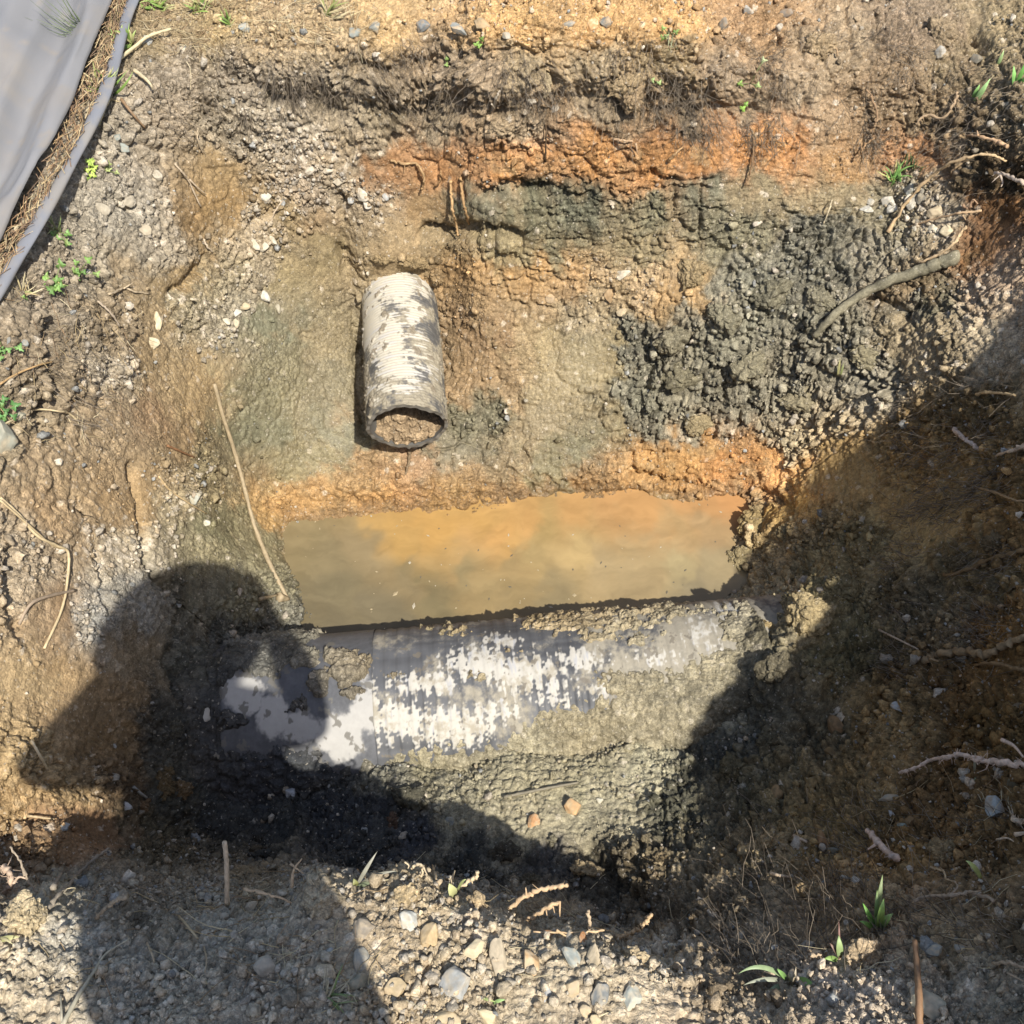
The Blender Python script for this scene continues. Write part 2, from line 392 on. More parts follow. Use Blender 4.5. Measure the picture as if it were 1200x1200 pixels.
# ------------------------------------------------------------------ the ground: what soil lies where
# class: big clod, mid crumb, fine crumb amplitudes (m), broad relief, cracks, wetness, pale-crumb share, colour mottling
CLS = {
 'top':  (.022, .0155, .0050, .012, .010, .00, .10, .22),
 'tops': (.010, .009, .0050, .010, .006, .00, .08, .18),
 'dry':  (.012, .010, .0050, .010, .006, .00, .16, .18),
 'pale': (.008, .010, .0060, .008, .004, .00, .55, .15),
 'clay': (.004, .0030, .0020, .008, .003, .30, .02, .18),
 'scrape': (.003, .0025, .0022, .006, .004, .10, .10, .20),
 'orange': (.005, .0082, .0035, .008, .010, .12, .02, .25),
 'dark': (.013, .012, .0040, .012, .012, .15, .02, .20),
 'clod': (.036, .024, .0060, .018, .006, .12, .03, .16),
 'mud':  (.012, .011, .0060, .012, .001, .45, .03, .25),
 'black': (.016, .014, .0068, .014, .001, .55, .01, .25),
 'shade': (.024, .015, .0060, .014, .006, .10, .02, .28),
 'grav': (.007, .006, .0050, .014, .002, .00, .35, .20),
 'crust': (.004, .0058, .0052, .008, .003, .10, .05, .15),
 'pond': (.0, .001, .0005, .002, .0, .6, .0, .1),
}
CPT = """
250 20 b59a6c tops;350 30 b89e78 tops;450 30 c2a06e tops;600 25 d4a76a dry;700 30 d2a468 dry;780 20 cf9f62 dry;880 20 b08a60 top;1050 40 8f7860 tops;1160 60 94805f tops;150 30 a08860 tops
200 100 9c8a74 top;300 90 9a8a76 top;380 110 94846e top;450 100 8f7d66 top;540 85 927e66 top;600 90 9b8768 top;700 80 a18c6c top;780 70 99835f top;850 80 937d63 top;950 110 9b8468 scrape;1050 100 8e7558 top;1170 130 7d6a50 top;1000 60 9a8468 top
430 140 97866c top;520 140 9c8a70 top;600 140 a08a6e top;700 140 8f7c62 top;790 140 8b765c top;880 140 8b765c scrape;980 150 a18463 scrape;1080 150 8a7355 top;1140 200 6f5c42 shade
470 190 a87a4e orange;530 190 b37c4a orange;600 190 c08044 orange;680 185 c08246 orange;760 188 bd7d42 orange;820 185 bd7a3e orange;900 180 c97f3f orange;980 195 b08350 scrape;1060 190 a9764a orange;1170 250 8a5a30 orange
560 240 77705a dark;620 245 6f6a52 dark;680 245 6d6a56 dark;750 235 767058 dark;830 230 77705a dark;900 225 8c7a5a scrape;970 225 94805f scrape;510 245 9a7c54 scrape
580 285 8a7a58 dark;660 285 80765a dark;740 290 8c7c5c dark;850 280 83795f dark;960 270 736b56 clod;530 270 8c7858 dark
560 335 b08a58 orange;620 330 b4874f orange;680 325 b8905e orange;740 330 c0a27a dry;790 330 a8885c orange;610 355 b08c5a orange;700 355 b69a70 dry
320 150 ad9e88 pale;360 175 b3a48f pale;420 190 a8957a pale;400 215 b0a088 pale;440 235 ad9a80 pale;380 250 9a8262 dry;470 280 9c8460 scrape;430 290 a08a68 dry;370 215 a89680 pale;280 150 a1927c top
255 215 8d7550 scrape;230 270 8b7049 scrape;210 330 8f764e scrape;250 250 8c7148 scrape;330 260 8d7a58 dry;295 285 b3a084 pale;235 345 a89878 pale;275 370 b4a489 pale;265 330 aa9a7c pale;310 320 a5947a dry
340 330 8f7d58 clay;380 300 8f7c58 scrape;370 400 958058 clay;320 430 8b7d57 clay;390 500 857b5c clay;300 500 7f7858 clay;350 540 8f7f55 clay;320 380 7f7a5c clay;300 460 857a56 clay;390 450 8c7c5a clay
400 555 b9884d orange;345 590 b98a50 orange;440 580 c08a4c orange;460 560 b8824a orange;490 530 b5875a scrape;470 530 b9925f scrape;330 605 b48c52 clay
560 390 a97f4e orange;545 440 a8804e orange;600 400 b08f5c scrape;590 450 b08a58 scrape;650 400 a88c58 clay;700 410 9c8558 clay;660 450 a38a5c clay;560 490 857a5c clod;640 490 a18a62 clay;690 530 857a58 clay;650 545 8a7c56 clay;600 540 9a8058 dark;530 520 8a7c60 dark;600 575 b0844f orange;540 575 b58548 orange
700 560 b08048 orange;760 555 c08a4c orange;850 550 c48448 orange;905 550 cc8f50 scrape;800 545 b88448 orange
740 400 7c745c clod;780 420 77705a clod;850 400 7c765f clod;900 350 7a745e clod;900 460 80775f clod;800 490 857b60 clod;980 400 857a60 clod;960 310 756d58 clod;1020 300 8a7c62 clod;1090 350 6f6752 clod;850 340 7e755c clod;830 450 7c745c clod;760 470 7c745a clod;940 520 8a7c5c clod
1100 250 b8a284 pale;1060 240 a89878 pale;1140 400 c9b290 dry;1160 350 c4a888 dry;1010 460 857a62 clod;1080 410 a08d6e dry;1030 250 8f8268 dry;1180 320 c0a080 dry
120 190 a3947f top;100 270 a0917c top;150 240 a89a86 dry;60 380 8f7f6a top;110 320 9a8a72 top;175 290 a5957e dry;160 330 9f8560 scrape;190 370 9a8058 scrape;130 380 8f7a5c top;60 460 8e7a5e top;30 420 8f7c62 top;130 440 b9a68a pale;110 500 a58a64 scrape;60 540 a58a64 scrape;170 430 a08458 scrape;180 480 a58258 scrape;20 520 a08c6c top
150 590 a5824f scrape;100 620 ad9068 pale;60 600 a8885c scrape;215 450 a88c60 scrape;220 510 9d8058 scrape;210 590 b09a74 pale;240 540 8a7a58 dark;250 620 847a58 clay;230 640 9a8a66 dry;20 650 b09a7c dry;60 720 a08058 scrape;30 800 b0905e scrape;20 880 b7955f dry;70 920 c09a60 dry;20 960 b8925a dry;140 640 c4b090 pale;110 720 b8aa98 pale;60 780 b08c58 scrape;60 850 a8875a scrape;110 580 a3855a scrape
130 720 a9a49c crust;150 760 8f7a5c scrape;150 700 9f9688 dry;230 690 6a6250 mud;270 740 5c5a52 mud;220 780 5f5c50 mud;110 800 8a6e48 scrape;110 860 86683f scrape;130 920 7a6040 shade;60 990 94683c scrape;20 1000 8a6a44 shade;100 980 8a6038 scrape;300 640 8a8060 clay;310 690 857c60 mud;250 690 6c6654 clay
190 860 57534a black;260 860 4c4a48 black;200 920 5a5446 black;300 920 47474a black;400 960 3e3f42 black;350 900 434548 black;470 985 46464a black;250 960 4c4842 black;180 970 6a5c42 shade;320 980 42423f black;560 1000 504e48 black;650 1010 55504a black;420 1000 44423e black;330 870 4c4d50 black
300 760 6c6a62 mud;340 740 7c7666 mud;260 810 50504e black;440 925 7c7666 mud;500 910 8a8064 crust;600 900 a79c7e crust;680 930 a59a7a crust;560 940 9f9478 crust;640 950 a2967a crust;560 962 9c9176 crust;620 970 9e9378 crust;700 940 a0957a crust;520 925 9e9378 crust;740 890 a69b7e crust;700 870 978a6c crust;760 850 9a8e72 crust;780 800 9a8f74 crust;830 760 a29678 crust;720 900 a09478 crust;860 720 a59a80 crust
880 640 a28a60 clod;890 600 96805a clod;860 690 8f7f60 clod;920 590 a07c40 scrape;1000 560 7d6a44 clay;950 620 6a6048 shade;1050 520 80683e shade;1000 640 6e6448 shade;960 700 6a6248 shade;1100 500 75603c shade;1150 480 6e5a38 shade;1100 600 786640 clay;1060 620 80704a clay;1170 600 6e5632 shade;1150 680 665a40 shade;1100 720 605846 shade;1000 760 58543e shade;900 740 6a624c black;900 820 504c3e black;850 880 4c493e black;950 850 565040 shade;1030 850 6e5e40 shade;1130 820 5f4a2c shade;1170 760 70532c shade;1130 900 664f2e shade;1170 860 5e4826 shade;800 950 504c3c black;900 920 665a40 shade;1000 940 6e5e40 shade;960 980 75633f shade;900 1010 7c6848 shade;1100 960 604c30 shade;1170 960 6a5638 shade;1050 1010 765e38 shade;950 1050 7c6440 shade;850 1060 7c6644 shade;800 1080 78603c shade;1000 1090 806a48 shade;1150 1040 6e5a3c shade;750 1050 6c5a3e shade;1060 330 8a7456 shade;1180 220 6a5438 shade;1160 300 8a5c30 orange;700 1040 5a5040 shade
60 1070 d0b484 dry;20 1120 d6b684 dry;20 1180 d4b280 dry;100 1080 b8aa94 grav;200 1060 a08c6c tops;250 1080 b0a28a grav;150 1130 b8a78c grav;230 1150 bcab90 grav;320 1090 b4a68c grav;330 1150 b8a890 grav;400 1180 b0a086 grav;380 1050 b09c7c grav;160 1050 9a8260 tops;300 1045 9a8460 tops;100 1040 a89474 tops;200 1190 bcaa8c grav
430 1100 c0a67e grav;480 1060 c6ab7e grav;500 1120 c8ad82 grav;560 1090 ccb088 grav;600 1140 cbb088 grav;650 1100 c8ab80 grav;700 1150 c8ad84 grav;760 1140 bfa580 grav;560 1185 c2a880 grav;480 1180 c4a87c grav;660 1190 c6aa84 grav;800 1180 b89c78 grav;640 1070 b09468 tops
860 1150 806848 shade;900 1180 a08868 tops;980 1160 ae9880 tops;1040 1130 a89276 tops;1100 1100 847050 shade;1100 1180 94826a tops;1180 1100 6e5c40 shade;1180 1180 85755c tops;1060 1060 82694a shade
500 680 857a58 pond;600 640 a08850 pond;750 620 a8905c pond
-100 100 9a8c74 tops;-100 400 8f7f6a tops;-100 800 a89068 dry;-100 1100 c8ac80 dry;1300 100 8a7458 tops;1300 500 7a6444 shade;1300 900 7a6444 shade;1300 1150 8a7458 tops;300 -100 b59a6c tops;800 -100 c09a68 dry;600 1300 c6aa84 grav;100 1300 c0aa88 dry;1100 1300 8a7860 tops
"""
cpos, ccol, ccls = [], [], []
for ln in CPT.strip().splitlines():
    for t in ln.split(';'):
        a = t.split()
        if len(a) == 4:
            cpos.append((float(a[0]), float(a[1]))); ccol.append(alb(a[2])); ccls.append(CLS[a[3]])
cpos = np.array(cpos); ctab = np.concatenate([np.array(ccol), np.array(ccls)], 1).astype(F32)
# ragged borders: each place looks its soil up a little to the side
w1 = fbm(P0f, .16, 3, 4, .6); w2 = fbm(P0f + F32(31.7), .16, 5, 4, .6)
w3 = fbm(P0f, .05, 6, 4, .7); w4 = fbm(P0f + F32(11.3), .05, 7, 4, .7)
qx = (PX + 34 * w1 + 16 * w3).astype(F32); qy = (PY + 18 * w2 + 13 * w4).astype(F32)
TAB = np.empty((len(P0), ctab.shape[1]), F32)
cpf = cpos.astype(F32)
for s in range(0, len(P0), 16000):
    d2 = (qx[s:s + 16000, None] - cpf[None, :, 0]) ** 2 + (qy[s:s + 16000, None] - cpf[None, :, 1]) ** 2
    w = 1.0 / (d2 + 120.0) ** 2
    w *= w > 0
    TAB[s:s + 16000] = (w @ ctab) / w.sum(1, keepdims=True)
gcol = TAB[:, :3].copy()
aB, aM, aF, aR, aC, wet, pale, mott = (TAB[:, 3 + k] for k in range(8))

# ------------------------------------------------------------------ the ground: relief
warp = np.stack([vnoise(P0f, .05, 41), vnoise(P0f, .05, 42), vnoise(P0f, .05, 43)], 1) * F32(.012)
Pw = P0f + warp
lB, iB = blocks(Pw, .066, 11)
lM, iM = blocks(Pw, .027, 12)
lF, iF = lumps(P0f + warp * F32(.4), .0125, 13)
lG, iG = lumps(P0f, .0066, 14)
rel = fbm(P0f, .35, 21, 4, .55)
cr = cracks(Pw, .085, 31) * sstep(.0, .6, vnoise(P0f, .2, 32) + .25)
rough = fbm(P0f, .03, 22, 4, .6)
# smoother smears and crumblier spots, never one even grain
mod = .35 + 1.1 * sstep(-.55, .65, fbm(P0f, .18, 23, 4, .6)); mod2 = .3 + 1.2 * sstep(-.5, .6, fbm(P0f, .11, 24, 4, .6))
aB = aB * mod; aM = aM * mod2; aF = aF * (.4 + .6 * mod)
disp = aR * rel * 1.3 + aB * (lB - .45) + aM * (lM - .4) + aF * (lF - .3) * 1.3 + aF * .5 * lG + rough * (.0012 + aM * .12) - aC * cr * 1.6

def poly_dist(pts, X, Y):
    best = np.full(X.shape, 1e9); 
    for (x0, y0), (x1, y1) in zip(pts[:-1], pts[1:]):
        dx, dy = x1 - x0, y1 - y0
        t = np.clip(((X - x0) * dx + (Y - y0) * dy) / (dx * dx + dy * dy), 0, 1)
        best = np.minimum(best, np.hypot(X - x0 - t * dx, Y - y0 - t * dy))
    return best
jx = PX + 5 * w2 * 2; jy = PY + 5 * w1 * 2
GROOVES = [  # (points, width px, depth m): real clefts and ledges in the cut
    ([(156, 545), (160, 590), (168, 640), (174, 684)], 5, .045),
    ([(118, 640), (112, 700), (118, 690)], 3, .015), ([(18, 640), (14, 690), (22, 740)], 6, .03),
    ([(398, 232), (400, 270), (410, 320)], 7, .04), ([(408, 300), (418, 400), (424, 500)], 7, .03),
    ([(565, 222), (600, 217), (640, 226)], 7, .07), ([(500, 276), (550, 274), (600, 268)], 7, .06), ([(800, 288), (840, 296), (890, 290)], 6, .03), ([(470, 130), (560, 138), (600, 128)], 5, .03), ([(880, 132), (960, 140)], 4, .015), ([(760, 205), (800, 212)], 5, .03), ([(640, 226), (740, 218), (830, 222)], 3, .018),
    ([(270, 90), (330, 118), (400, 135)], 7, .035), ([(420, 72), (480, 85), (530, 70)], 8, .04), ([(640, 60), (650, 110)], 8, .03), ([(760, 60), (790, 110), (770, 150)], 9, .04),
    ([(60, 380), (75, 440), (55, 470)], 8, .05), ([(125, 400), (135, 440), (122, 475)], 5, .03), ([(50, 480), (60, 520)], 6, .03),
    ([(40, 340), (75, 370)], 9, .04), ([(130, 230), (150, 240)], 7, .03), ([(200, 345), (225, 320), (240, 300)], 6, .03), ([(300, 260), (320, 240)], 5, .03),
    ([(740, 562), (790, 566), (840, 572)], 5, .03), ([(560, 580), (620, 590), (690, 578)], 3, .012), ([(345, 592), (420, 584), (520, 588)], 3, .010),
    ([(478, 520), (474, 560), (486, 600)], 4, .014), ([(590, 430), (600, 480), (615, 510)], 5, .02), ([(755, 395), (765, 440), (750, 470)], 7, .03), ([(720, 480), (790, 500), (830, 490)], 7, .025),
    ([(1010, 270), (960, 290), (985, 330)], 8, .035), ([(1020, 350), (1060, 370), (1080, 360)], 9, .04), ([(890, 570), (930, 600), (922, 565)], 6, .03),
    ([(1130, 40), (1160, 60), (1140, 30)], 10, .05), ([(990, 625), (1003, 665)], 6, .03), ([(190, 690), (178, 676)], 8, .05), ([(205, 720), (200, 780), (206, 810)], 6, .035),
    ([(150, 1068), (165, 1085), (160, 1072)], 9, .06), ([(690, 990), (760, 1075), (790, 1068)], 9, .04), ([(380, 60), (300, 60)], 4, .012), ([(1140, 760), (1100, 800)], 10, .03),
    ([(640, 440), (690, 470)], 3, .006), ([(540, 905), (600, 912), (680, 905)], 3, .006), ([(610, 870), (620, 920), (625, 955)], 3, .008), ([(760, 860), (790, 850)], 8, .02),
]
for pts, wd, dp in GROOVES:
    xs = [p[0] for p in pts]; ys = [p[1] for p in pts]
    m = (PX > min(xs) - 40) & (PX < max(xs) + 40) & (PY > min(ys) - 40) & (PY < max(ys) + 40)
    d = poly_dist(pts, jx[m], jy[m])
    disp[m] -= dp * np.exp(-(d / wd) ** 2) * (0.75 + 0.5 * rough[m])
BUMPS = [  # (px, py, radius px, height m): lumps that belong to the cut face
    (462, 292, 26, .035), (500, 300, 20, .03), (430, 300, 16, .02), (700, 140, 45, .03), (600, 120, 40, .025), (500, 130, 50, .02), (300, 120, 50, .02), (900, 330, 60, .03), (840, 380, 50, .03), (770, 340, 40, .02), (960, 380, 50, .03), (880, 470, 50, .02),
    (650, 430, 60, .02), (590, 400, 30, .015), (150, 700, 40, .03), (270, 690, 40, .03), (245, 780, 40, .03), (1090, 300, 40, .02), (1100, 390, 40, .03), (480, 930, 34, .03), (1000, 690, 40, .03), (930, 640, 40, .02), (1080, 700, 40, .03),
    (920, 790, 30, .02), (960, 930, 50, .03), (1030, 860, 50, .025), (470, 1030, 25, .02), (375, 1050, 28, .025), (60, 1060, 25, .02), (690, 1090, 30, .015), (680, 530, 40, .02), (760, 500, 40, .015), (870, 640, 25, .02),
]
for bx, by, br, bh in BUMPS:
    m = (np.abs(PX - bx) < br * 2.5) & (np.abs(PY - by) < br * 2.5)
    disp[m] += bh * np.exp(-((PX[m] - bx) ** 2 + (PY[m] - by) ** 2) / br ** 2)
rim_ = sstep(270, 330, PX) * (1 - sstep(900, 1000, PX)); rj = PY + 10 * w1 + 6 * w3 - 4 * np.sin(PX / 60)
disp += rim_ * (.040 * np.exp(-((rj - 88) / 15) ** 2) - .030 * np.exp(-((rj - 122) / 10) ** 2)) * (.35 + .9 * sstep(-.3, .5, w4))
led = sstep(330, 420, PX) * (1 - sstep(860, 940, PX))
disp += led * (.018 * np.exp(-((rj - 565) / 9) ** 2) - .016 * np.exp(-((rj - 580) / 5) ** 2)) * sstep(-.2, .3, w3 + .1)
fade = 1 - np.clip((np.hypot(P0[:, 0], P0[:, 1] - 1.2) - 3.0) / 2.0, 0, 1)
disp *= fade
P1 = P0 + Nrm * disp[:, None]
und = sstep(0, 25, np.interp(PY, [-120, 0, 60, 120, 182, 246, 310, 400, 500], [150, 120, 100, 74, 46, 10, -30, -80, -140]) - PX) * (PY < 560)
P1[:, 2] -= .07 * und * fade      # the bank dips under the sheet

# soil colours: broad tone, then pale dried crumbs and darker, damper ones
t1 = fbm(P0f, .22, 51, 4, .6); t2 = fbm(P0f, .02, 52, 3, .7); t3 = fbm(P0f, .5, 53, 3, .5)
t4 = fbm(P0f, .07, 56, 5, .75)
gcol *= (1 + mott * (t1 * .5 + t2 * .8 + t4 * .8))[:, None].clip(.45, 1.7)
gcol *= (1 + .35 * (iM - .5) * np.minimum(aM / .01, 1.2) + .4 * (iF - .5) * np.minimum(aF / .004, 1.2))[:, None]
hue = (t3 * .05)[:, None] * np.array([1.0, 0.15, -.7])
gcol *= 1 + hue
lum = gcol @ np.array([.3, .55, .15])
gcol *= (1 + .42 * np.clip(1 - lum / .38, 0, 1) * sstep(.05, .13, lum))[:, None] * .98
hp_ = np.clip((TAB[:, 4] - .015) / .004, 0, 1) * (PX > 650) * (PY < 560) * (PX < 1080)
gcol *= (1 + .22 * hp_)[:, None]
org = np.clip((gcol[:, 0] / np.maximum(gcol[:, 2], .01) - 3.2) / 3, 0, 1)[:, None]      # iron stain: broken up by greyer soil
lum = (gcol @ np.array([.3, .55, .15]))[:, None]
gb = sstep(-.1, .5, fbm(P0f, .055, 55, 4, .65))[:, None]
gcol = gcol * (1 - org * (.12 + .45 * gb)) + lum * np.array([1.10, 1.0, .70]) * org * (.12 + .45 * gb)
gcol *= 1 + org * np.array([-.02, .07, -.02])
gcol *= np.array([.99, 1.0, .945])
nb_ = (sstep(1000, 1060, PY) * .30 + .35 * hp_ + .15 * (1 - sstep(150, 260, PX)))[:, None]
gcol = gcol * (1 - nb_) + (gcol @ np.array([.3, .55, .15]))[:, None] * np.array([1.05, 1.0, .86]) * nb_
rw_ = (sstep(880, 980, PX) * sstep(440, 540, PY) * (1 - sstep(1080, 1160, PY)))[:, None]
gcol *= 1 + rw_ * np.array([.22, .08, -.08])  # warmer, lighter soil colour where the right wall lies in shade
clay_ = (sstep(230, 290, PX) * (1 - sstep(690, 760, PX)) * sstep(310, 370, PY) * (1 - sstep(540, 590, PY)))[:, None]
gcol = gcol * (1 - .30 * clay_) + (gcol @ np.array([.3, .55, .15]))[:, None] * np.array([1.06, 1.0, .76]) * .20 * clay_      # grey wet clay round the small pipe
damp = ((1 - sstep(-1.275, -1.235, P1[:, 2] + .012 * w3)) * (PX > 250) * (PX < 960) * (PY < 760))
gcol *= (1 - .34 * damp)[:, None]
gcol *= (1 + .5 * sstep(820, 930, PX + .35 * (PY - 600).clip(-400, 400)) * sstep(430, 520, PY))[:, None]  # soil colour raised over the shaded right side to lift its shade
pc = np.array([.50, .43, .33]); 
isp = sstep(.0, .25, pale * 1.5 + .25 * t1 + .2 * t2 - (.78 - .4 * (iF - .5)))
isp = np.maximum(isp, .8 * sstep(.90, .96, iF + .25 * pale - .03) * (pale > .015))
gcol = gcol * (1 - .75 * isp[:, None]) + pc[None] * (.75 * isp[:, None]) * (0.8 + .4 * iF[:, None])
gcol = np.clip(gcol, .006, .75)
wet = np.clip(wet * (1 + .5 * t1) + .5 * damp + .3 * clay_[:, 0], 0, 1) * (1 - isp)
idx = np.arange(NX * NY, dtype=np.int32).reshape(NY, NX)
GF = np.stack([idx[:-1, :-1], idx[:-1, 1:], idx[1:, 1:], idx[1:, :-1]], -1).reshape(-1, 4)
M_soil = soil_material('soil')
grain = np.clip(aF / .005, .12, 1.1) * (.45 + .75 * sstep(-.5, .6, fbm(P0f, .13, 54, 4, .6)))
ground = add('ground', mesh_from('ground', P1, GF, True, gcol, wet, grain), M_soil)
tag(ground, 'excavated pit of layered brown, orange and grey soil with crumbly banks', 'ground', kind='structure')

# ------------------------------------------------------------------ what the camera sees of it, for setting things down
_bw = 400
X1, Y1, D1 = project(P1)
_ok = (X1 > -60) & (X1 < 1259) & (Y1 > -60) & (Y1 < 1259)
_n = 440
ZB = np.full((_n, _n), 99.0)
np.minimum.at(ZB, (((Y1[_ok] + 60) / 3).astype(int), ((X1[_ok] + 60) / 3).astype(int)), D1[_ok])
for _ in range(3):
    bad = ZB > 50
    if not bad.any(): break
    sh = np.minimum.reduce([np.roll(ZB, 1, 0), np.roll(ZB, -1, 0), np.roll(ZB, 1, 1), np.roll(ZB, -1, 1)])
    ZB[bad] = sh[bad]
def depth_at(px, py):
    i = int(np.clip((py + 60) / 3, 1, _n - 2)); j = int(np.clip((px + 60) / 3, 1, _n - 2))
    return float(np.median(ZB[i - 1:i + 2, j - 1:j + 2]))
def hit(px, py, lift=0.0):
    d = pixdir(px, py); dep = depth_at(px, py)
    dep -= lift / np.linalg.norm(d)
    return CAM + d * dep
def px_size(px, py, n):      # metres covered by n pixels there
    return n * depth_at(px, py) / FPX
vis = np.zeros(len(P1), bool)
_i = np.where(_ok)[0]
vis[_i] = D1[_i] < ZB[((Y1[_i] + 60) / 3).astype(int), ((X1[_i] + 60) / 3).astype(int)] + .03
# ------------------------------------------------------------------ water
WZ = -1.288
wx = np.linspace(-1.05, 1.0, 600); wy = np.linspace(1.1, 2.15, 340)
WX, WY = np.meshgrid(wx, wy)
WP = np.stack([WX, WY, np.full_like(WX, WZ)], -1).reshape(-1, 3)
wpx, wpy, _ = project(WP)
Wf = WP.astype(F32)
wa = fbm(Wf, .35, 61, 4, .55); wb = fbm(Wf + F32(9), .12, 62, 4, .6)
WC = """400 690 7c7252;450 720 766c50;380 650 8a7c56;430 640 94825a;480 665 8a7a54;520 700 80744e;470 628 c09440;510 622 c8963a;560 622 cf9840;590 640 c8963e;545 650 b08c4c;610 610 c89444;600 690 988250;640 650 a88f54;700 600 c08e46;700 650 b4985a;760 595 c08c48;740 680 a48e60;820 590 c08a48;865 585 c88a44;800 625 ac8c58;800 660 a89868;850 620 ac8c5c;850 660 9c8c64;820 690 8c8060;660 700 8c7c54;560 670 8c7c50;640 625 a88c4c;600 655 9c8450;380 735 746a4e"""
wc = [(float(a), float(b), *lin(c)) for a, b, c in (t.split() for t in WC.split(';'))]
wc = np.array(wc)
d2 = (wpx[:, None] + 48 * wa[:, None] + 18 * wb[:, None] - wc[None, :, 0]) ** 2 + (wpy[:, None] + 14 * wb[:, None] + 8 * wa[:, None] - wc[None, :, 1]) ** 2
w = 1 / (d2 + 120) ** 1.9
wcol = (w @ wc[:, 2:]) / w.sum(1, keepdims=True) * .52 * (1 + .08 * wb[:, None])
wi = np.arange(600 * 340, dtype=np.int32).reshape(340, 600)
WFc = np.stack([wi[:-1, :-1], wi[:-1, 1:], wi[1:, 1:], wi[1:, :-1]], -1).reshape(-1, 4)
m, nt, b = mat_base('murky_water')
at = N(nt, 'ShaderNodeAttribute', attribute_name='Col'); L(nt, at.outputs['Color'], b.inputs['Base Color'])
b.inputs['Roughness'].default_value = .12; b.inputs['IOR'].default_value = 1.33
geo = N(nt, 'ShaderNodeNewGeometry'); nz = N(nt, 'ShaderNodeTexNoise', Scale=14.0, Detail=3.0); L(nt, geo.outputs['Position'], nz.inputs['Vector'])
bp = N(nt, 'ShaderNodeBump', Strength=.05, Distance=.01); L(nt, nz.outputs['Fac'], bp.inputs['Height']); L(nt, bp.outputs['Normal'], b.inputs['Normal'])
wk = fbm(np.stack([Wf[:, 0] * .5, Wf[:, 1] * 1.6, Wf[:, 2]], 1) + F32(.06) * np.stack([wa, wb, wa], 1), .07, 63, 5, .65)
wcol = wcol * (1 + .16 * wk[:, None]); wl = (wcol @ np.array([.3, .55, .15]))[:, None]
wcol = (wl * np.array([1.10, 1.0, .66]) * .36 + wcol * .64) * 1.30 * np.array([1.05, 1.0, 1.0])
water = add('water', mesh_from('water', WP, WFc, True, wcol), m)
tag(water, 'murky olive puddle tinted orange along its far edge, behind the large pipe', 'puddle', kind='structure')

# ------------------------------------------------------------------ pipes
def frame_of(axis):
    a = axis / np.linalg.norm(axis)
    side = np.cross(a, [0, 0, 1.0]); side /= np.linalg.norm(side)
    up = np.cross(side, a)
    return a, side, up
def tube_grid(p0, axis, s_arr, rad_fn, nth, th0=-math.pi, th1=math.pi):
    """grid of a pipe surface; theta 0 is up, positive theta towards -side"""
    a, side, up = frame_of(axis)
    th = np.linspace(th0, th1, nth)
    Sg, T = np.meshgrid(s_arr, th, indexing='ij')
    Rr = rad_fn(Sg, T)
    P = p0 + Sg[..., None] * a + (Rr * np.cos(T))[..., None] * up - (Rr * np.sin(T))[..., None] * side
    ii = np.arange(P.shape[0] * P.shape[1], dtype=np.int32).reshape(P.shape[:2])
    F = np.stack([ii[:-1, :-1], ii[1:, :-1], ii[1:, 1:], ii[:-1, 1:]], -1).reshape(-1, 4)
    return P.reshape(-1, 3), F, Sg.ravel(), T.ravel(), (a, side, up)
def paint_material(name):
    m, nt, b = mat_base(name)
    at = N(nt, 'ShaderNodeAttribute', attribute_name='Col'); L(nt, at.outputs['Color'], b.inputs['Base Color'])
    aw = N(nt, 'ShaderNodeAttribute', attribute_name='wet')
    rr = N(nt, 'ShaderNodeMapRange'); L(nt, aw.outputs['Fac'], rr.inputs['Value'])
    rr.inputs['To Min'].default_value = .85; rr.inputs['To Max'].default_value = .35
    L(nt, rr.outputs['Result'], b.inputs['Roughness'])
    b.inputs['Specular IOR Level'].default_value = .35
    geo = N(nt, 'ShaderNodeNewGeometry'); nz = N(nt, 'ShaderNodeTexNoise', Scale=420.0, Detail=4.0); L(nt, geo.outputs['Position'], nz.inputs['Vector'])
    bp = N(nt, 'ShaderNodeBump', Strength=.25, Distance=.002); L(nt, nz.outputs['Fac'], bp.inputs['Height']); L(nt, bp.outputs['Normal'], b.inputs['Normal'])
    return m
M_paint = paint_material('scraped_plastic')

# the large pipe: its back outline runs (345,748) - (870,700) in the photo
RB = .25
def silhouette_axis(px, py, z):
    d = pixdir(px, py)
    vx = d[0]
    ang = math.atan2(-d[2], d[1])
    t = (CAM[2] - z - RB * math.cos(ang)) / math.sin(ang)
    y = math.cos(ang) * t - RB * math.sin(ang)
    return np.array([vx / math.hypot(d[1], d[2]) * t, y, z])
A0 = silhouette_axis(345, 748, -1.13); A1 = silhouette_axis(870, 701, -1.13)
ax = A1 - A0; ax /= np.linalg.norm(ax)
B0 = A0 - ax * .42; LB = 1.86
big = empty('large_drain_pipe', tuple(B0 + np.array([0, 0, -RB])))
tag(big, 'large ribbed dark pipe with white scraped patches, half buried across the pit floor', 'pipe')
def big_px(s, t):        # picture place of a point of the pipe
    a, side, up = frame_of(ax)
    return project((B0 + s[:, None] * a + RB * np.cos(t)[:, None] * up - RB * np.sin(t)[:, None] * side))
def rib_h(s):
    ph = (s / .0335) % 1.0
    return sstep(.0, .3, ph) - sstep(.5, .8, ph)
S_COL = None
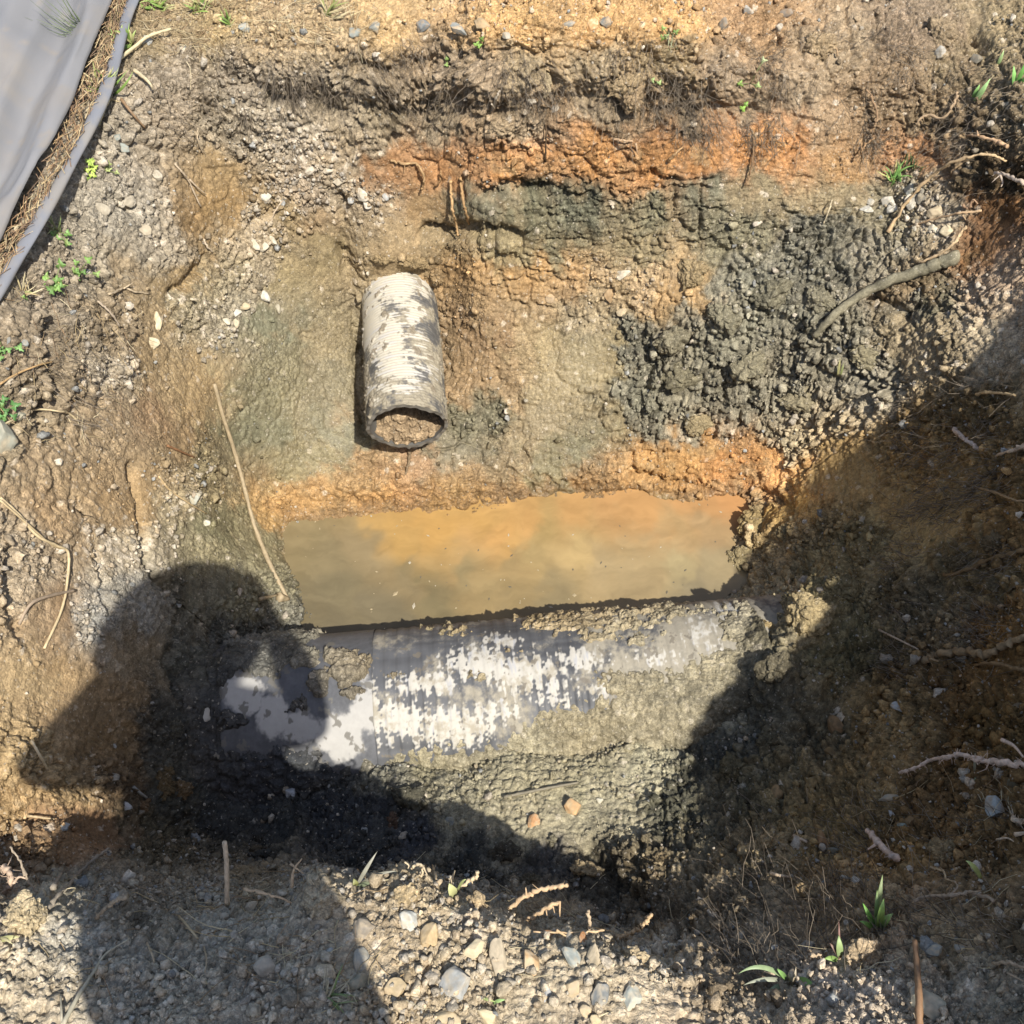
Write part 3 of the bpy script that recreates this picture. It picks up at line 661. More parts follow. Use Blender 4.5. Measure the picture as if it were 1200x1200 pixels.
# axial places of the sleeve ends
ss = np.linspace(0, LB, 2000); bx_, by_, _ = big_px(ss, np.full(2000, R(28)))
s_at = lambda px: float(np.interp(px, bx_, ss))
s_sl0, s_sl1, s_rib = s_at(262), s_at(372), s_at(436)
def big_rad(Sg, T):
    r = np.full(Sg.shape, RB)
    r = r + .0022 * rib_h(Sg) * (Sg > s_rib)
    return r
def white_mask(px, py, Pw_, s):
    """where the dark skin is scraped to white (patches read off the photo, in pipe coordinates)"""
    e1 = fbm(Pw_, .05, 71, 4, .6); e2 = fbm(Pw_ + F32(3), .014, 72, 3, .7)
    big_ = np.asarray(s).any()
    if big_:      # scraped along the ribs: the marks run round the pipe
        tv = (py / 300.0).astype(F32); sv_ = np.asarray(s, F32)
        e2 = 1.5 * vnoise(np.stack([sv_, tv * .06, tv * 0], 1).astype(F32), .0048, 172) + .8 * vnoise(np.stack([sv_, tv * .12, tv * 0], 1).astype(F32), .0105, 173)
    BL = [(285, 812, 27, 24, 1), (318, 838, 20, 26, 1), (350, 852, 26, 22, 1), (245, 838, 12, 10, .7), (400, 862, 34, 28, 1.1), (425, 835, 22, 30, 1),
          (460, 845, 50, 26, .95), (530, 850, 60, 22, .95), (580, 835, 24, 14, .8), (500, 800, 45, 14, .85), (560, 775, 40, 20, .9), (620, 790, 50, 22, .95), (680, 772, 30, 12, .85), (590, 752, 26, 9, .7), (550, 768, 30, 9, .6),
          (700, 810, 18, 10, .45), (770, 768, 32, 9, .6), (820, 742, 20, 18, .7), (850, 712, 16, 9, .7), (835, 758, 14, 6, .5), (470, 800, 26, 9, .6), (648, 818, 26, 8, .5), (430, 800, 12, 16, .5)]
    v = np.zeros(len(px), F32)
    for x, y, a, b_, k in BL:
        v = np.maximum(v, k * np.clip(1.35 - np.hypot((px - x - 8 * e1) / a, (py - y - 6 * e1) / b_), 0, 1))
    streak = vnoise(np.stack([s * 1.0, s * 0 + 2, (py / 400)], 1).astype(F32), .0075, 73)
    rb = np.where(s > s_rib, .34 * (rib_h(s) - .55) + .42 * streak, 0)
    return sstep(.28, .62, v + .15 * e1 * (v > 0) + .13 * e2 * (v > 0) + rb * (v > .02))
nS, nT = 1150, 330
sarr = np.linspace(0, LB, nS)
Pb, Fb, Sb, Tb, fr = tube_grid(B0, ax, sarr, big_rad, nT, R(-75), R(105))
bgx, bgy, _ = project(Pb)
Pbf = Pb.astype(F32)
wm = white_mask(bgx, bgy, Pbf, Sb)
g1 = fbm(Pbf, .12, 74, 4, .6); g2 = fbm(Pbf, .01, 75, 3, .7)
lngs = vnoise(np.stack([Sb * .08, Tb * .25, Sb * 0], 1).astype(F32), .012, 76)
dk = np.array([.082, .083, .086])[None] * (1 + .3 * g1 + .25 * lngs)[:, None]
# a thin wash of dried mud toward the right, grey-black toward the left
wash = sstep(-.2, .5, g1 + .25 * g2 + (bgx - 640) / 300) * .8
dk = dk * (1 - wash[:, None]) + np.array([.31, .275, .205])[None] * wash[:, None] * (1 + .15 * g2[:, None])
wh = np.array([.43, .405, .35])[None] * (1 + .06 * g2 + .05 * g1)[:, None]
bl = sstep(.35, .8, vnoise(np.stack([Sb, Tb * .05, Sb * 0], 1).astype(F32), .006, 77)) * .35 * (Sb > s_rib)
wh = wh * (1 - bl[:, None]) + np.array([.25, .28, .36])[None] * bl[:, None]
film = sstep(-.1, .7, fbm(Pbf, .03, 82, 5, .7) + .2 * lngs)[:, None] * .75      # thin silt dried over the scraped white
wh = wh * (1 - film) + np.array([.27, .235, .17]) * film
bcol = dk * (1 - wm[:, None]) + wh * wm[:, None]
spots = sstep(.6, .75, fbm(Pbf, .022, 78, 3, .6)) 
bcol = bcol * (1 - .8 * spots[:, None]) + np.array([.15, .13, .10]) * .8 * spots[:, None]
bcol = np.clip(bcol, .01, .8)
def to_local(root, V): return V - np.array(root.location)
add('barrel', mesh_from('barrel', to_local(big, Pb), Fb, True, bcol, .6 * (1 - wm) * (1 - wash)), M_paint, big)
# closed underside
Pu, Fu, *_ = tube_grid(B0, ax, np.linspace(0, LB, 60), lambda s, t: np.full(s.shape, RB), 50, R(105), R(285))
add('underside', mesh_from('underside', to_local(big, Pu), Fu, True, np.tile([.07, .07, .08], (len(Pu), 1)), np.zeros(len(Pu))), M_paint, big)
# the smooth sleeve over the joint
def sl_rad(Sg, T): return RB + .010 - .006 * sstep(s_sl1 - .02, s_sl1, Sg) - .004 * (1 - sstep(s_sl0, s_sl0 + .012, Sg))
Ps, Fs_, Ss, Ts, _f = tube_grid(B0, ax, np.linspace(s_sl0, s_rib, 260), sl_rad, 300, R(-75), R(105))
spx, spy, _ = project(Ps); Psf = Ps.astype(F32)
wms = white_mask(spx, spy, Psf, Ss * 0)
gs = fbm(Psf, .1, 79, 4, .6); gs2 = fbm(Psf, .012, 80, 3, .7)
cs = np.array([.082, .083, .087])[None] * (1 + .3 * gs + .2 * gs2)[:, None]
cs = cs * (1 - wms[:, None]) + np.array([.36, .345, .315])[None] * (1 + .05 * gs2)[:, None] * wms[:, None]
sp2 = sstep(.5, .62, fbm(Psf, .03, 81, 3, .6))
cs = cs * (1 - .85 * sp2[:, None]) + np.array([.13, .12, .10]) * .85 * sp2[:, None]
add('joint_sleeve', mesh_from('joint_sleeve', to_local(big, Ps), Fs_, True, np.clip(cs, .01, .8), .6 * (1 - wms)), M_paint, big)
# crust of mud left on the pipe
def crust(name, grid, rad, pxpy, white, s, t, thick_fn, root, seed, cpal):
    pass
nS2, nT2 = 900, 330
sar2 = np.linspace(.12, LB, nS2)
th = np.linspace(R(-60), R(104), nT2)
Sg, T = np.meshgrid(sar2, th, indexing='ij')
a_, side_, up_ = frame_of(ax)
base = (B0 + Sg[..., None] * a_ + (RB * np.cos(T))[..., None] * up_ - (RB * np.sin(T))[..., None] * side_).reshape(-1, 3)
nr = ((np.cos(T))[..., None] * up_ - (np.sin(T))[..., None] * side_).reshape(-1, 3)
cpx, cpy, _ = project(base); cb = base.astype(F32)
c1 = fbm(cb, .10, 91, 4, .6); c2 = fbm(cb, .025, 92, 4, .6)
wmc = white_mask(cpx, cpy, cb, Sg.ravel())
# below this picture line the mud lies thick
line = np.interp(cpx, [200, 262, 300, 350, 400, 440, 520, 600, 640, 700, 760, 830, 870, 900, 1000], [800, 868, 862, 866, 888, 882, 872, 850, 825, 812, 790, 760, 738, 690, 660])
low = sstep(-8, 30, cpy - line + 10 * c1 + 8 * c2)
leftm = sstep(300, 200, cpx + 30 * c1)
rightm = sstep(866, 900, cpx + 14 * c1 + .12 * (cpy - 740))
patch = np.zeros(len(cb))
for x, y, rx, ry, k in [(405, 785, 32, 22, 1), (372, 800, 18, 18, .9), (388, 770, 14, 9, .8), (345, 768, 30, 18, 1), (300, 772, 44, 26, 1.1), (262, 790, 20, 26, 1), (415, 812, 20, 10, .9), (345, 828, 14, 16, .8), (276, 845, 18, 14, .9), (560, 715, 300, 7, .55), (700, 728, 110, 14, .75), (780, 716, 60, 12, .7), (520, 738, 40, 10, .5),
                        (560, 790, 12, 10, .55), (690, 745, 60, 12, .5), (470, 792, 14, 8, .5), (600, 762, 18, 6, .4), (740, 800, 60, 20, .8), (750, 750, 40, 14, .5), (335, 745, 40, 12, .9), (870, 730, 30, 30, .9)]:
    patch = np.maximum(patch, k * np.clip(1.3 - np.hypot((cpx - x - 8 * c1) / rx, (cpy - y - 6 * c1) / ry), 0, 1))
mk = np.maximum.reduce([low, leftm, rightm, sstep(.25, .6, patch + .35 * c2)])
mk = mk * (1 - .9 * wmc * (low < .6))
lM2, iM2 = lumps(cb, .034, 93); lF2, iF2 = lumps(cb, .013, 94)
crk = cracks(cb + np.stack([c2, c1, c2], 1) * F32(.008), .06, 95) * sstep(-.1, .4, c1 + .3)
thick = mk * .012 * ((Sg.ravel() > s_sl0) & (Sg.ravel() < s_rib)) + mk * (.006 + .030 * low * sstep(-10, 120, cpy - line) + .022 * leftm + .03 * rightm + .004 * patch) + mk * (.007 * lM2 + .004 * lF2 + .003 * c2) - .004 * crk * mk - .0045
cverts = base + nr * thick[:, None]
keep = (thick > -.0035) & (Sg.ravel() < LB - .12)
ii = np.arange(len(base), dtype=np.int32).reshape(nS2, nT2)
Fc = np.stack([ii[:-1, :-1], ii[1:, :-1], ii[1:, 1:], ii[:-1, 1:]], -1).reshape(-1, 4)
Fc = Fc[keep[Fc].any(1)]
used = np.unique(Fc); remap = np.full(len(base), -1, np.int32); remap[used] = np.arange(len(used))
dkm = np.array([.10, .095, .085]); ltm = np.array([.345, .30, .215])
lr = np.clip(sstep(300, 420, cpx + 20 * c1 - .6 * np.maximum(0, cpy - 880)), 0, 1)[:, None]
ccol_ = (dkm * (1 - lr) + ltm * lr) * (1 + .22 * c1 + .2 * c2 + .35 * (iM2 - .5))[:, None]
pl = sstep(.9, .95, iF2) * .5
ccol_ = ccol_ * (1 - pl[:, None]) + np.array([.45, .39, .29]) * pl[:, None]
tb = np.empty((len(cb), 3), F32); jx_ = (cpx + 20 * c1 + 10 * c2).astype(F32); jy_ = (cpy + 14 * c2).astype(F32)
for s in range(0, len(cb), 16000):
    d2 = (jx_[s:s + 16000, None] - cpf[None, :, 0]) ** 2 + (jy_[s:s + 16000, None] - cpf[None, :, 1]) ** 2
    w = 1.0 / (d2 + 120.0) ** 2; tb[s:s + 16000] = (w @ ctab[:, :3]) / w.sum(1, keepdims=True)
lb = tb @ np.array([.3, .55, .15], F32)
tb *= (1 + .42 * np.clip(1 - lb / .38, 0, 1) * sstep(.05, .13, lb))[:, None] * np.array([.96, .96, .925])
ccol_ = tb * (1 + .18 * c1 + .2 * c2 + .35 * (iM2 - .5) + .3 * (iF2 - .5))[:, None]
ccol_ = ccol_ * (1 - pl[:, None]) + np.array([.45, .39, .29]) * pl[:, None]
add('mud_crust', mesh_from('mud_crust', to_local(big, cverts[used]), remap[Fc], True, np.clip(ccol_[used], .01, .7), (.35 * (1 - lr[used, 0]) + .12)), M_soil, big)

# the small pipe, open end toward the puddle
RS = .128
n0 = at_z(477, 495, -.885); n1 = at_z(466, 318, -.875)
sax = n1 - n0; LSP = np.linalg.norm(sax) + .25; sax /= np.linalg.norm(sax)
small = empty('small_drain_pipe', tuple(n0 + np.array([0, 0, -RS])))
tag(small, 'short pipe stub with white scraped top, open torn end jutting from the far bank', 'pipe')
def ragged(T): return .004 * np.sin(T * 3 + 1) + .0016 * np.sin(T * 11) + .0012 * np.sin(T * 23 + 2) + .004 * np.exp(-((T - .9) / .12) ** 2) - .005 * np.exp(-((T + .5) / .2) ** 2) + .003 * np.exp(-((T + 1.5) / .08) ** 2)
nS, nT = 420, 420
sa = np.linspace(0, 1, nS)
a, side, up = frame_of(sax)
th = np.linspace(-math.pi, math.pi, nT)
Sg, T = np.meshgrid(sa, th, indexing='ij')
Sv = ragged(T) + Sg * (LSP - ragged(T)) - .035 * (np.cos(T) * .5 + .5) * (1 - Sg)
rr = RS * (1 + .012 * np.cos(2 * T)) + .0007 * np.sin(Sv / .011 * 6.283) 
Po = (n0 + Sv[..., None] * a + (rr * np.cos(T))[..., None] * up - (rr * np.sin(T))[..., None] * side).reshape(-1, 3)
ii = np.arange(nS * nT, dtype=np.int32).reshape(nS, nT)
Fo = np.stack([ii[:-1, :-1], ii[1:, :-1], ii[1:, 1:], ii[:-1, 1:]], -1).reshape(-1, 4)
opx, opy, _ = project(Po); Pof = Po.astype(F32); Svf = Sv.ravel(); Tf = T.ravel()
q1 = fbm(Pof, .06, 101, 4, .6); q2 = fbm(Pof, .012, 102, 3, .7)
arc = vnoise(np.stack([Svf * 1.0, Tf * .012, Svf * 0], 1).astype(F32), .0042, 103)
BL = [(450, 330, 34, 26, 1), (435, 375, 20, 50, .9), (455, 400, 26, 44, 1), (470, 345, 40, 24, .8), (475, 435, 36, 16, .9), (490, 395, 16, 30, .5), (500, 330, 14, 30, .85), (460, 455, 40, 8, .7), (510, 440, 14, 8, .4), (440, 470, 12, 12, .5), (485, 370, 14, 24, .8), (470, 418, 34, 14, .9)]
v = np.zeros(len(Po))
for x, y, ra, rb_, k in BL: v = np.maximum(v, k * np.clip(1.35 - np.hypot((opx - x - 5 * q1) / ra, (opy - y - 5 * q1) / rb_), 0, 1))
ow = sstep(.44, .66, v + .20 * q1 * (v > 0) + .12 * q2 * (v > 0) + .30 * arc)
oc = np.array([.13, .125, .115])[None] * (1 + .3 * q1 + .2 * q2)[:, None]
washs = sstep(-.45, .3, q1 + .3 * q2 + .1 + .35 * sstep(455, 480, opy)) * .85
oc = oc * (1 - washs[:, None]) + np.array([.285, .245, .17])[None] * washs[:, None] * (1 + .2 * q2[:, None])
sc = sstep(.25, .6, arc)[:, None] * .45
owc = np.array([.45, .41, .325])[None] * (1 + .06 * q2)[:, None]
owc = owc * (1 - sc) + np.array([.38, .38, .40]) * sc
oc = oc * (1 - ow[:, None]) + owc * ow[:, None]
blot = sstep(.62, .74, fbm(Pof + F32(2), .035, 104, 3, .6))[:, None]
oc = oc * (1 - .9 * blot) + np.array([.20, .165, .115]) * .9 * blot
Po2 = Po + (((np.cos(T))[..., None] * up - (np.sin(T))[..., None] * side).reshape(-1, 3)) * (.0035 * blot * (1 + q2[:, None]) + .003 * (washs * (1 - ow) * sstep(-.1, .5, q2 + q1))[:, None])
add('barrel', mesh_from('barrel', to_local(small, Po2), Fo, True, np.clip(oc, .01, .8), .3 * (1 - ow) * (1 - washs)), M_paint, small)
# bore and torn rim
ri = RS - .011
Sg2, T2 = np.meshgrid(np.linspace(0, 1, 40), th, indexing='ij')
Sv2 = ragged(T2) + Sg2 * (LSP - ragged(T2)) - .035 * (np.cos(T2) * .5 + .5) * (1 - Sg2)
Pi = (n0 + Sv2[..., None] * a + ((ri * np.cos(T2)))[..., None] * up - (ri * np.sin(T2))[..., None] * side).reshape(-1, 3)
ii2 = np.arange(40 * nT, dtype=np.int32).reshape(40, nT)
Fi = np.stack([ii2[:-1, :-1], ii2[:-1, 1:], ii2[1:, 1:], ii2[1:, :-1]], -1).reshape(-1, 4)
add('bore', mesh_from('bore', to_local(small, Pi), Fi, True, np.tile([.10, .095, .085], (len(Pi), 1)), np.full(len(Pi), .2)), M_paint, small)
ring = np.concatenate([Po2[:nT], Pi[:nT]]); k = np.arange(nT - 1, dtype=np.int32)
Fr = np.stack([k, k + nT, k + 1 + nT, k + 1], -1)
add('rim', mesh_from('rim', to_local(small, ring), Fr, False, np.tile([.15, .135, .11], (len(ring), 1)) * (1 + .4 * vnoise(ring.astype(F32), .012, 5))[:, None], np.zeros(len(ring))), M_paint, small)
# silt that fills the pipe's mouth
gu, gv = np.meshgrid(np.linspace(-1, 1, 170), np.linspace(0, 1, 110))
xx = gu * (ri - .001)
lowz = -np.sqrt(np.maximum(0, ri ** 2 - xx ** 2))
topz = -.030 + .014 * np.sin(gu * 4 + 1) - .03 * gu ** 2
topz = np.minimum(topz, np.sqrt(np.maximum(0, ri ** 2 - xx ** 2)))
zz = lowz + gv * (topz - lowz)
yy = .016 + .05 * gv ** 1.5 + .012 * (1 - np.abs(gu))*(-1)
Pp = (n0 + yy[..., None] * a + zz[..., None] * up - xx[..., None] * side).reshape(-1, 3)
pf = Pp.astype(F32)
lm, im = lumps(pf, .03, 111); lf, if_ = lumps(pf, .012, 112); pn = fbm(pf, .05, 113, 4, .6)
Pp += (-a * .75 + up * .4)[None] * ((.018 * lm + .007 * lf + .014 * pn) * (1 - np.abs(gu.ravel()) ** 6))[:, None]
# a lid behind so that the silt is solid
gi = np.arange(170 * 110, dtype=np.int32).reshape(110, 170)
Fp = np.stack([gi[:-1, :-1], gi[:-1, 1:], gi[1:, 1:], gi[1:, :-1]], -1).reshape(-1, 4)
topi = gi[-1]; back = Pp[topi] + a[None] * .2
Fl = np.stack([topi[:-1], topi[1:], len(Pp) + np.arange(1, 170), len(Pp) + np.arange(0, 169)], -1)
Pall = np.concatenate([Pp, back]); pc_ = np.array([.31, .225, .135])[None] * (1 + .2 * pn + .35 * (im - .5) + .3 * (if_ - .5))[:, None]
pc_ = np.concatenate([pc_, pc_[topi]])
silt = add('silt_plug', mesh_from('silt_plug', Pall, [Fp, Fl.astype(np.int32)], True, np.clip(pc_, .02, .7), np.full(len(Pall), .1)), M_soil)
tag(silt, 'tan crumbly silt filling the open mouth of the small pipe', 'silt')

# little bits floating on the water
rw = np.random.default_rng(55); pcs_v = []; pcs_f = []; kx = 0
v0, f0 = np.array([[-1, 0, 0], [0, -1, 0], [1, 0, 0], [0, 1, 0], [0, 0, .6], [0, 0, -.6]], float), np.array([[0, 1, 4], [1, 2, 4], [2, 3, 4], [3, 0, 4], [1, 0, 5], [2, 1, 5], [3, 2, 5], [0, 3, 5]], np.int32)
for _ in range(110):
    q = at_z(rw.uniform(345, 860), rw.uniform(590, 745), WZ + .0008)
    s_ = rw.uniform(.001, .0035) * (2.2 if rw.random() < .08 else 1); a_r = rw.uniform(0, 6.28); el = rw.uniform(1, 2.6)
    v = v0 * [s_ * el, s_, s_ * .5]; v = np.stack([v[:, 0] * math.cos(a_r) - v[:, 1] * math.sin(a_r), v[:, 0] * math.sin(a_r) + v[:, 1] * math.cos(a_r), v[:, 2]], 1)
    pcs_v.append(v + q); pcs_f.append(f0 + kx); kx += 6
fc = np.repeat(np.array([[.34, .30, .22], [.30, .24, .14], [.10, .085, .06]])[rw.integers(0, 3, 110)], 6, 0)
o = add('floating_specks', mesh_from('floating_specks', np.concatenate(pcs_v), np.concatenate(pcs_f), False, fc), plain_material('scum', None, .7, .3, .15, 90, .1, .001, attr=True))
tag(o, 'pale and dark specks floating on the murky puddle', 'floating specks', kind='stuff')
# ------------------------------------------------------------------ lumps and stones
def ico(sub):
    t = (1 + 5 ** .5) / 2
    v = [(-1, t, 0), (1, t, 0), (-1, -t, 0), (1, -t, 0), (0, -1, t), (0, 1, t), (0, -1, -t), (0, 1, -t), (t, 0, -1), (t, 0, 1), (-t, 0, -1), (-t, 0, 1)]
    f = [(0, 11, 5), (0, 5, 1), (0, 1, 7), (0, 7, 10), (0, 10, 11), (1, 5, 9), (5, 11, 4), (11, 10, 2), (10, 7, 6), (7, 1, 8), (3, 9, 4), (3, 4, 2), (3, 2, 6), (3, 6, 8), (3, 8, 9), (4, 9, 5), (2, 4, 11), (6, 2, 10), (8, 6, 7), (9, 8, 1)]
    v = [np.array(p, float) / np.linalg.norm(p) for p in v]
    for _ in range(sub):
        mid = {}; nf = []
        def m(a, b):
            k = (min(a, b), max(a, b))
            if k not in mid:
                p = v[a] + v[b]; v.append(p / np.linalg.norm(p)); mid[k] = len(v) - 1
            return mid[k]
        for a, b, c in f:
            ab, bc, ca = m(a, b), m(b, c), m(c, a)
            nf += [(a, ab, ca), (b, bc, ab), (c, ca, bc), (ab, bc, ca)]
        f = nf
    return np.array(v), np.array(f, np.int32)
ICO = [ico(k) for k in range(5)]
def rand_rot(r):
    q = r.normal(size=4); q /= np.linalg.norm(q); w, x, y, z = q
    return np.array([[1 - 2 * (y * y + z * z), 2 * (x * y - z * w), 2 * (x * z + y * w)], [2 * (x * y + z * w), 1 - 2 * (x * x + z * z), 2 * (y * z - x * w)], [2 * (x * z - y * w), 2 * (y * z + x * w), 1 - 2 * (x * x + y * y)]])
def scatter(name, n, dens, smin, smax, sub, power, colfn, seed, emb=.25):
    r = np.random.default_rng(seed)
    dxa = np.gradient(gx); dya = np.gradient(gy)
    area = (dya[:, None] * dxa[None, :]).ravel() / np.maximum(Nrm[:, 2], .12)
    w = area * dens
    w = w / w.sum()
    ids = r.choice(len(w), n, p=w)
    V0, F0 = ICO[sub]
    kinds = []
    for k in range(24):
        v = V0.copy()
        for _ in range(9):
            d = r.normal(size=3); d /= np.linalg.norm(d); h = r.uniform(.45, .85)
            s = v @ d; v -= np.outer(np.maximum(s - h, 0) * .92, d)
        v *= (1 + .16 * r.normal(size=len(v)))[:, None]
        v *= r.uniform(.65, 1.2, 3)
        kinds.append(v)
    kinds = np.array(kinds)
    u = r.random(n)
    size = smin * (smax / smin) ** (u ** power)
    kk = r.integers(0, 24, n)
    rots = np.array([rand_rot(r) for _ in range(400)])[r.integers(0, 400, n)]
    V = np.einsum('nij,nvj->nvi', rots, kinds[kk]) * size[:, None, None]
    base = P1[ids] + Nrm[ids] * (size * (1 - emb) * .7)[:, None] + r.normal(size=(n, 3)) * .002
    V = V + base[:, None, :]
    nv = V0.shape[0]
    Fm = (F0[None] + (np.arange(n, dtype=np.int32) * nv)[:, None, None]).reshape(-1, 3)
    c = colfn(ids, r, size)
    C = np.repeat(c, nv, 0) * (1 + .10 * r.normal(size=(n * nv, 1)))
    o = add(name, mesh_from(name, V.reshape(-1, 3), Fm, sub > 0, np.clip(C, .01, .75), np.repeat(wet[ids] * .5, nv), np.full(n * nv, .35)), M_soil)
    return o
inview = ((X1 > -150) & (X1 < 1350) & (Y1 > -120) & (Y1 < 1330) & (fade > .9)).astype(F32)
notwater = (P1[:, 2] > WZ - .004)
pipe_d = np.abs((P1[:, 1] - B0[1]) - (P1[:, 0] - B0[0]) * ax[1] / ax[0])
onpipe = (pipe_d < RB * .8) & (P1[:, 0] > -.72) & (P1[:, 0] < .74)
okd = inview * notwater * (~onpipe)
crumby = np.clip(TAB[:, 5] / .005, 0, 1.6) ** 1.5
clump = sstep(-.35, .6, fbm(P0f, .14, 121, 4, .6)) + .06
def soil_tint(ids, r, size):
    c = gcol[ids] * r.uniform(.72, 1.35, (len(ids), 1))
    p = r.random(len(ids)) < (.05 + .45 * TAB[ids, 9])
    c[p] = np.array([.40, .345, .265]) * r.uniform(.7, 1.25, (p.sum(), 1))
    g = r.random(len(ids)) < .04
    c[g] = np.array([.27, .265, .24]) * r.uniform(.6, 1.2, (g.sum(), 1))
    return c
near = (P1[:, 1] < .62)
o = scatter('soil_crumbs', 52000, okd * crumby * clump * np.where(near, 3.6, 1.0), .0013, .0065, 0, 2.0, soil_tint, 201)
tag(o, 'small loose crumbs of earth lying all over the banks of the pit', 'soil crumbs', kind='stuff')
o = scatter('soil_lumps', 5200, okd * crumby * (clump ** 1.5) * (np.clip(TAB[:, 4] / .012, 0, 2) + .1) * np.where(near, 1.2, 1.0), .005, .017, 1, 2.2, soil_tint, 202, .4)
tag(o, 'loose broken lumps of soil on the slopes of the pit', 'soil lumps', kind='stuff')
def grit_tint(ids, r, size):
    pal = np.array([[.36, .295, .21], [.42, .36, .27], [.30, .275, .235], [.26, .25, .225], [.34, .26, .17], [.43, .40, .335]])
    return (pal[r.integers(0, 6, len(ids))] * .5 + gcol[ids] * .5) * r.uniform(.8, 1.2, (len(ids), 1))
gravd = okd * (np.clip((TAB[:, 9] - .12) * 3, 0, 1)) + okd * .01 * crumby
o = scatter('gravel', 3400, gravd * clump, .0028, .011, 1, 1.8, grit_tint, 203, .35)
tag(o, 'pale grit and fine gravel strewn over the near bank and slopes', 'gravel', kind='stuff')

def rock_mat(name, rough=.85):
    return plain_material(name, None, rough, .3, .22, 45, .5, .003, attr=True)
M_rock = rock_mat('stone')
def stone_mesh(name, rx, ry, rz, r, ang=.8, sub=3):
    V, F = ICO[sub]; v = V.copy()
    for _ in range(int(8 + 8 * ang)):
        d = r.normal(size=3); d /= np.linalg.norm(d); h = r.uniform(.42, .82)
        s = v @ d; v -= np.outer(np.maximum(s - h, 0) * (.6 + .4 * ang), d)
    v = v / np.abs(v).max(0)
    f = v.astype(F32) + F32(r.uniform(0, 50))
    v *= (1 + .07 * fbm(f, .7, 7, 3, .6) + .02 * fbm(f, .2, 8, 3, .6))[:, None]
    v *= np.array([rx, ry, rz])
    n2 = fbm(f, .5, 9, 4, .65)
    return v, F, n2
def orient(px, py):
    """picture-right and picture-up at a place, as directions lying across the line of sight"""
    d = pixdir(px, py); d = d / np.linalg.norm(d)
    rt = np.array([1.0, 0, 0]); rt -= d * (rt @ d); rt /= np.linalg.norm(rt)
    upv = np.cross(rt, d)
    if upv @ AX_D > 0: upv = -upv
    return rt, upv, -d
def place_stone(name, label, cat, px, py, w, h, rot, hexc, seed, ang=.8, group=None, depth_k=.7, sink=.43, wetv=None, clodlike=False):
    r = np.random.default_rng(seed)
    c = hit(px, py); k = px_size(px, py, 1)
    rx, ry = w * k / 2, h * k / 2; rz = min(rx, ry) * depth_k
    v, F, n2 = stone_mesh(name, rx, ry, rz, r, ang, 4 if clodlike else 3)
    rt, upv, tw = orient(px, py)
    a = math.radians(rot)
    e1 = rt * math.cos(a) + upv * math.sin(a); e2 = -rt * math.sin(a) + upv * math.cos(a)
    V = v[:, :1] * e1 + v[:, 1:2] * e2 + v[:, 2:] * tw
    cen = c + tw * rz * (1 - 2 * sink) 
    if clodlike:
        f = (V + cen).astype(F32); f = f + .012 * np.stack([vnoise(f, .03, 1), vnoise(f, .03, 2), vnoise(f, .03, 3)], 1)
        lm, im = blocks(f, max(.016, rx * .55), seed % 50); lf, jf = lumps(f, .011, 3 + seed % 20)
        nn = V / (np.linalg.norm(V, axis=1, keepdims=True) + 1e-6)
        V = V + nn * ((lm - .5) * rx * .24 + (lf - .3) * .006)[:, None]
        n2 = n2 + .5 * (jf - .5)
    base = alb(hexc); base = base * np.array([1.03, 1.0, .92])
    if not clodlike:
        gi2 = int(np.argmin((np.abs(P1[::7, 0] - c[0]) + np.abs(P1[::7, 1] - c[1])))) * 7
        dust = sstep(-.3, .5, n2)[:, None] * .62
        col = (base[None] * (1 - dust) + gcol[gi2][None] * dust) * (1 + .16 * n2)[:, None]
    else:
        gi2 = int(np.argmin((np.abs(P1[::7, 0] - c[0]) + np.abs(P1[::7, 1] - c[1]) + np.abs(P1[::7, 2] - c[2])))) * 7
        col = (.45 * base * (1.15 if (px > 700 and py < 560) else 1.0) * np.array([1, 1, .92]) + .55 * np.median(gcol[gi2 - 30:gi2 + 30], 0))[None] * (1 + .20 * n2)[:, None]
    if not clodlike:   # faint seams
        sm = sstep(.72, .95, np.sin((v @ r.normal(size=3)) / max(rx, ry) * 7 + n2 * 3))[:, None] * .3
        col = col * (1 - sm) + base * 1.3 * sm
    foot = cen - tw * rz
    me = mesh_from(name, V + (cen - foot), F, True, np.clip(col, .01, .8), np.zeros(len(V)), np.full(len(V), .8))
    o = add(name, me, M_soil if clodlike else M_rock)
    o.location = foot
    tag(o, label, cat, group)
    return o
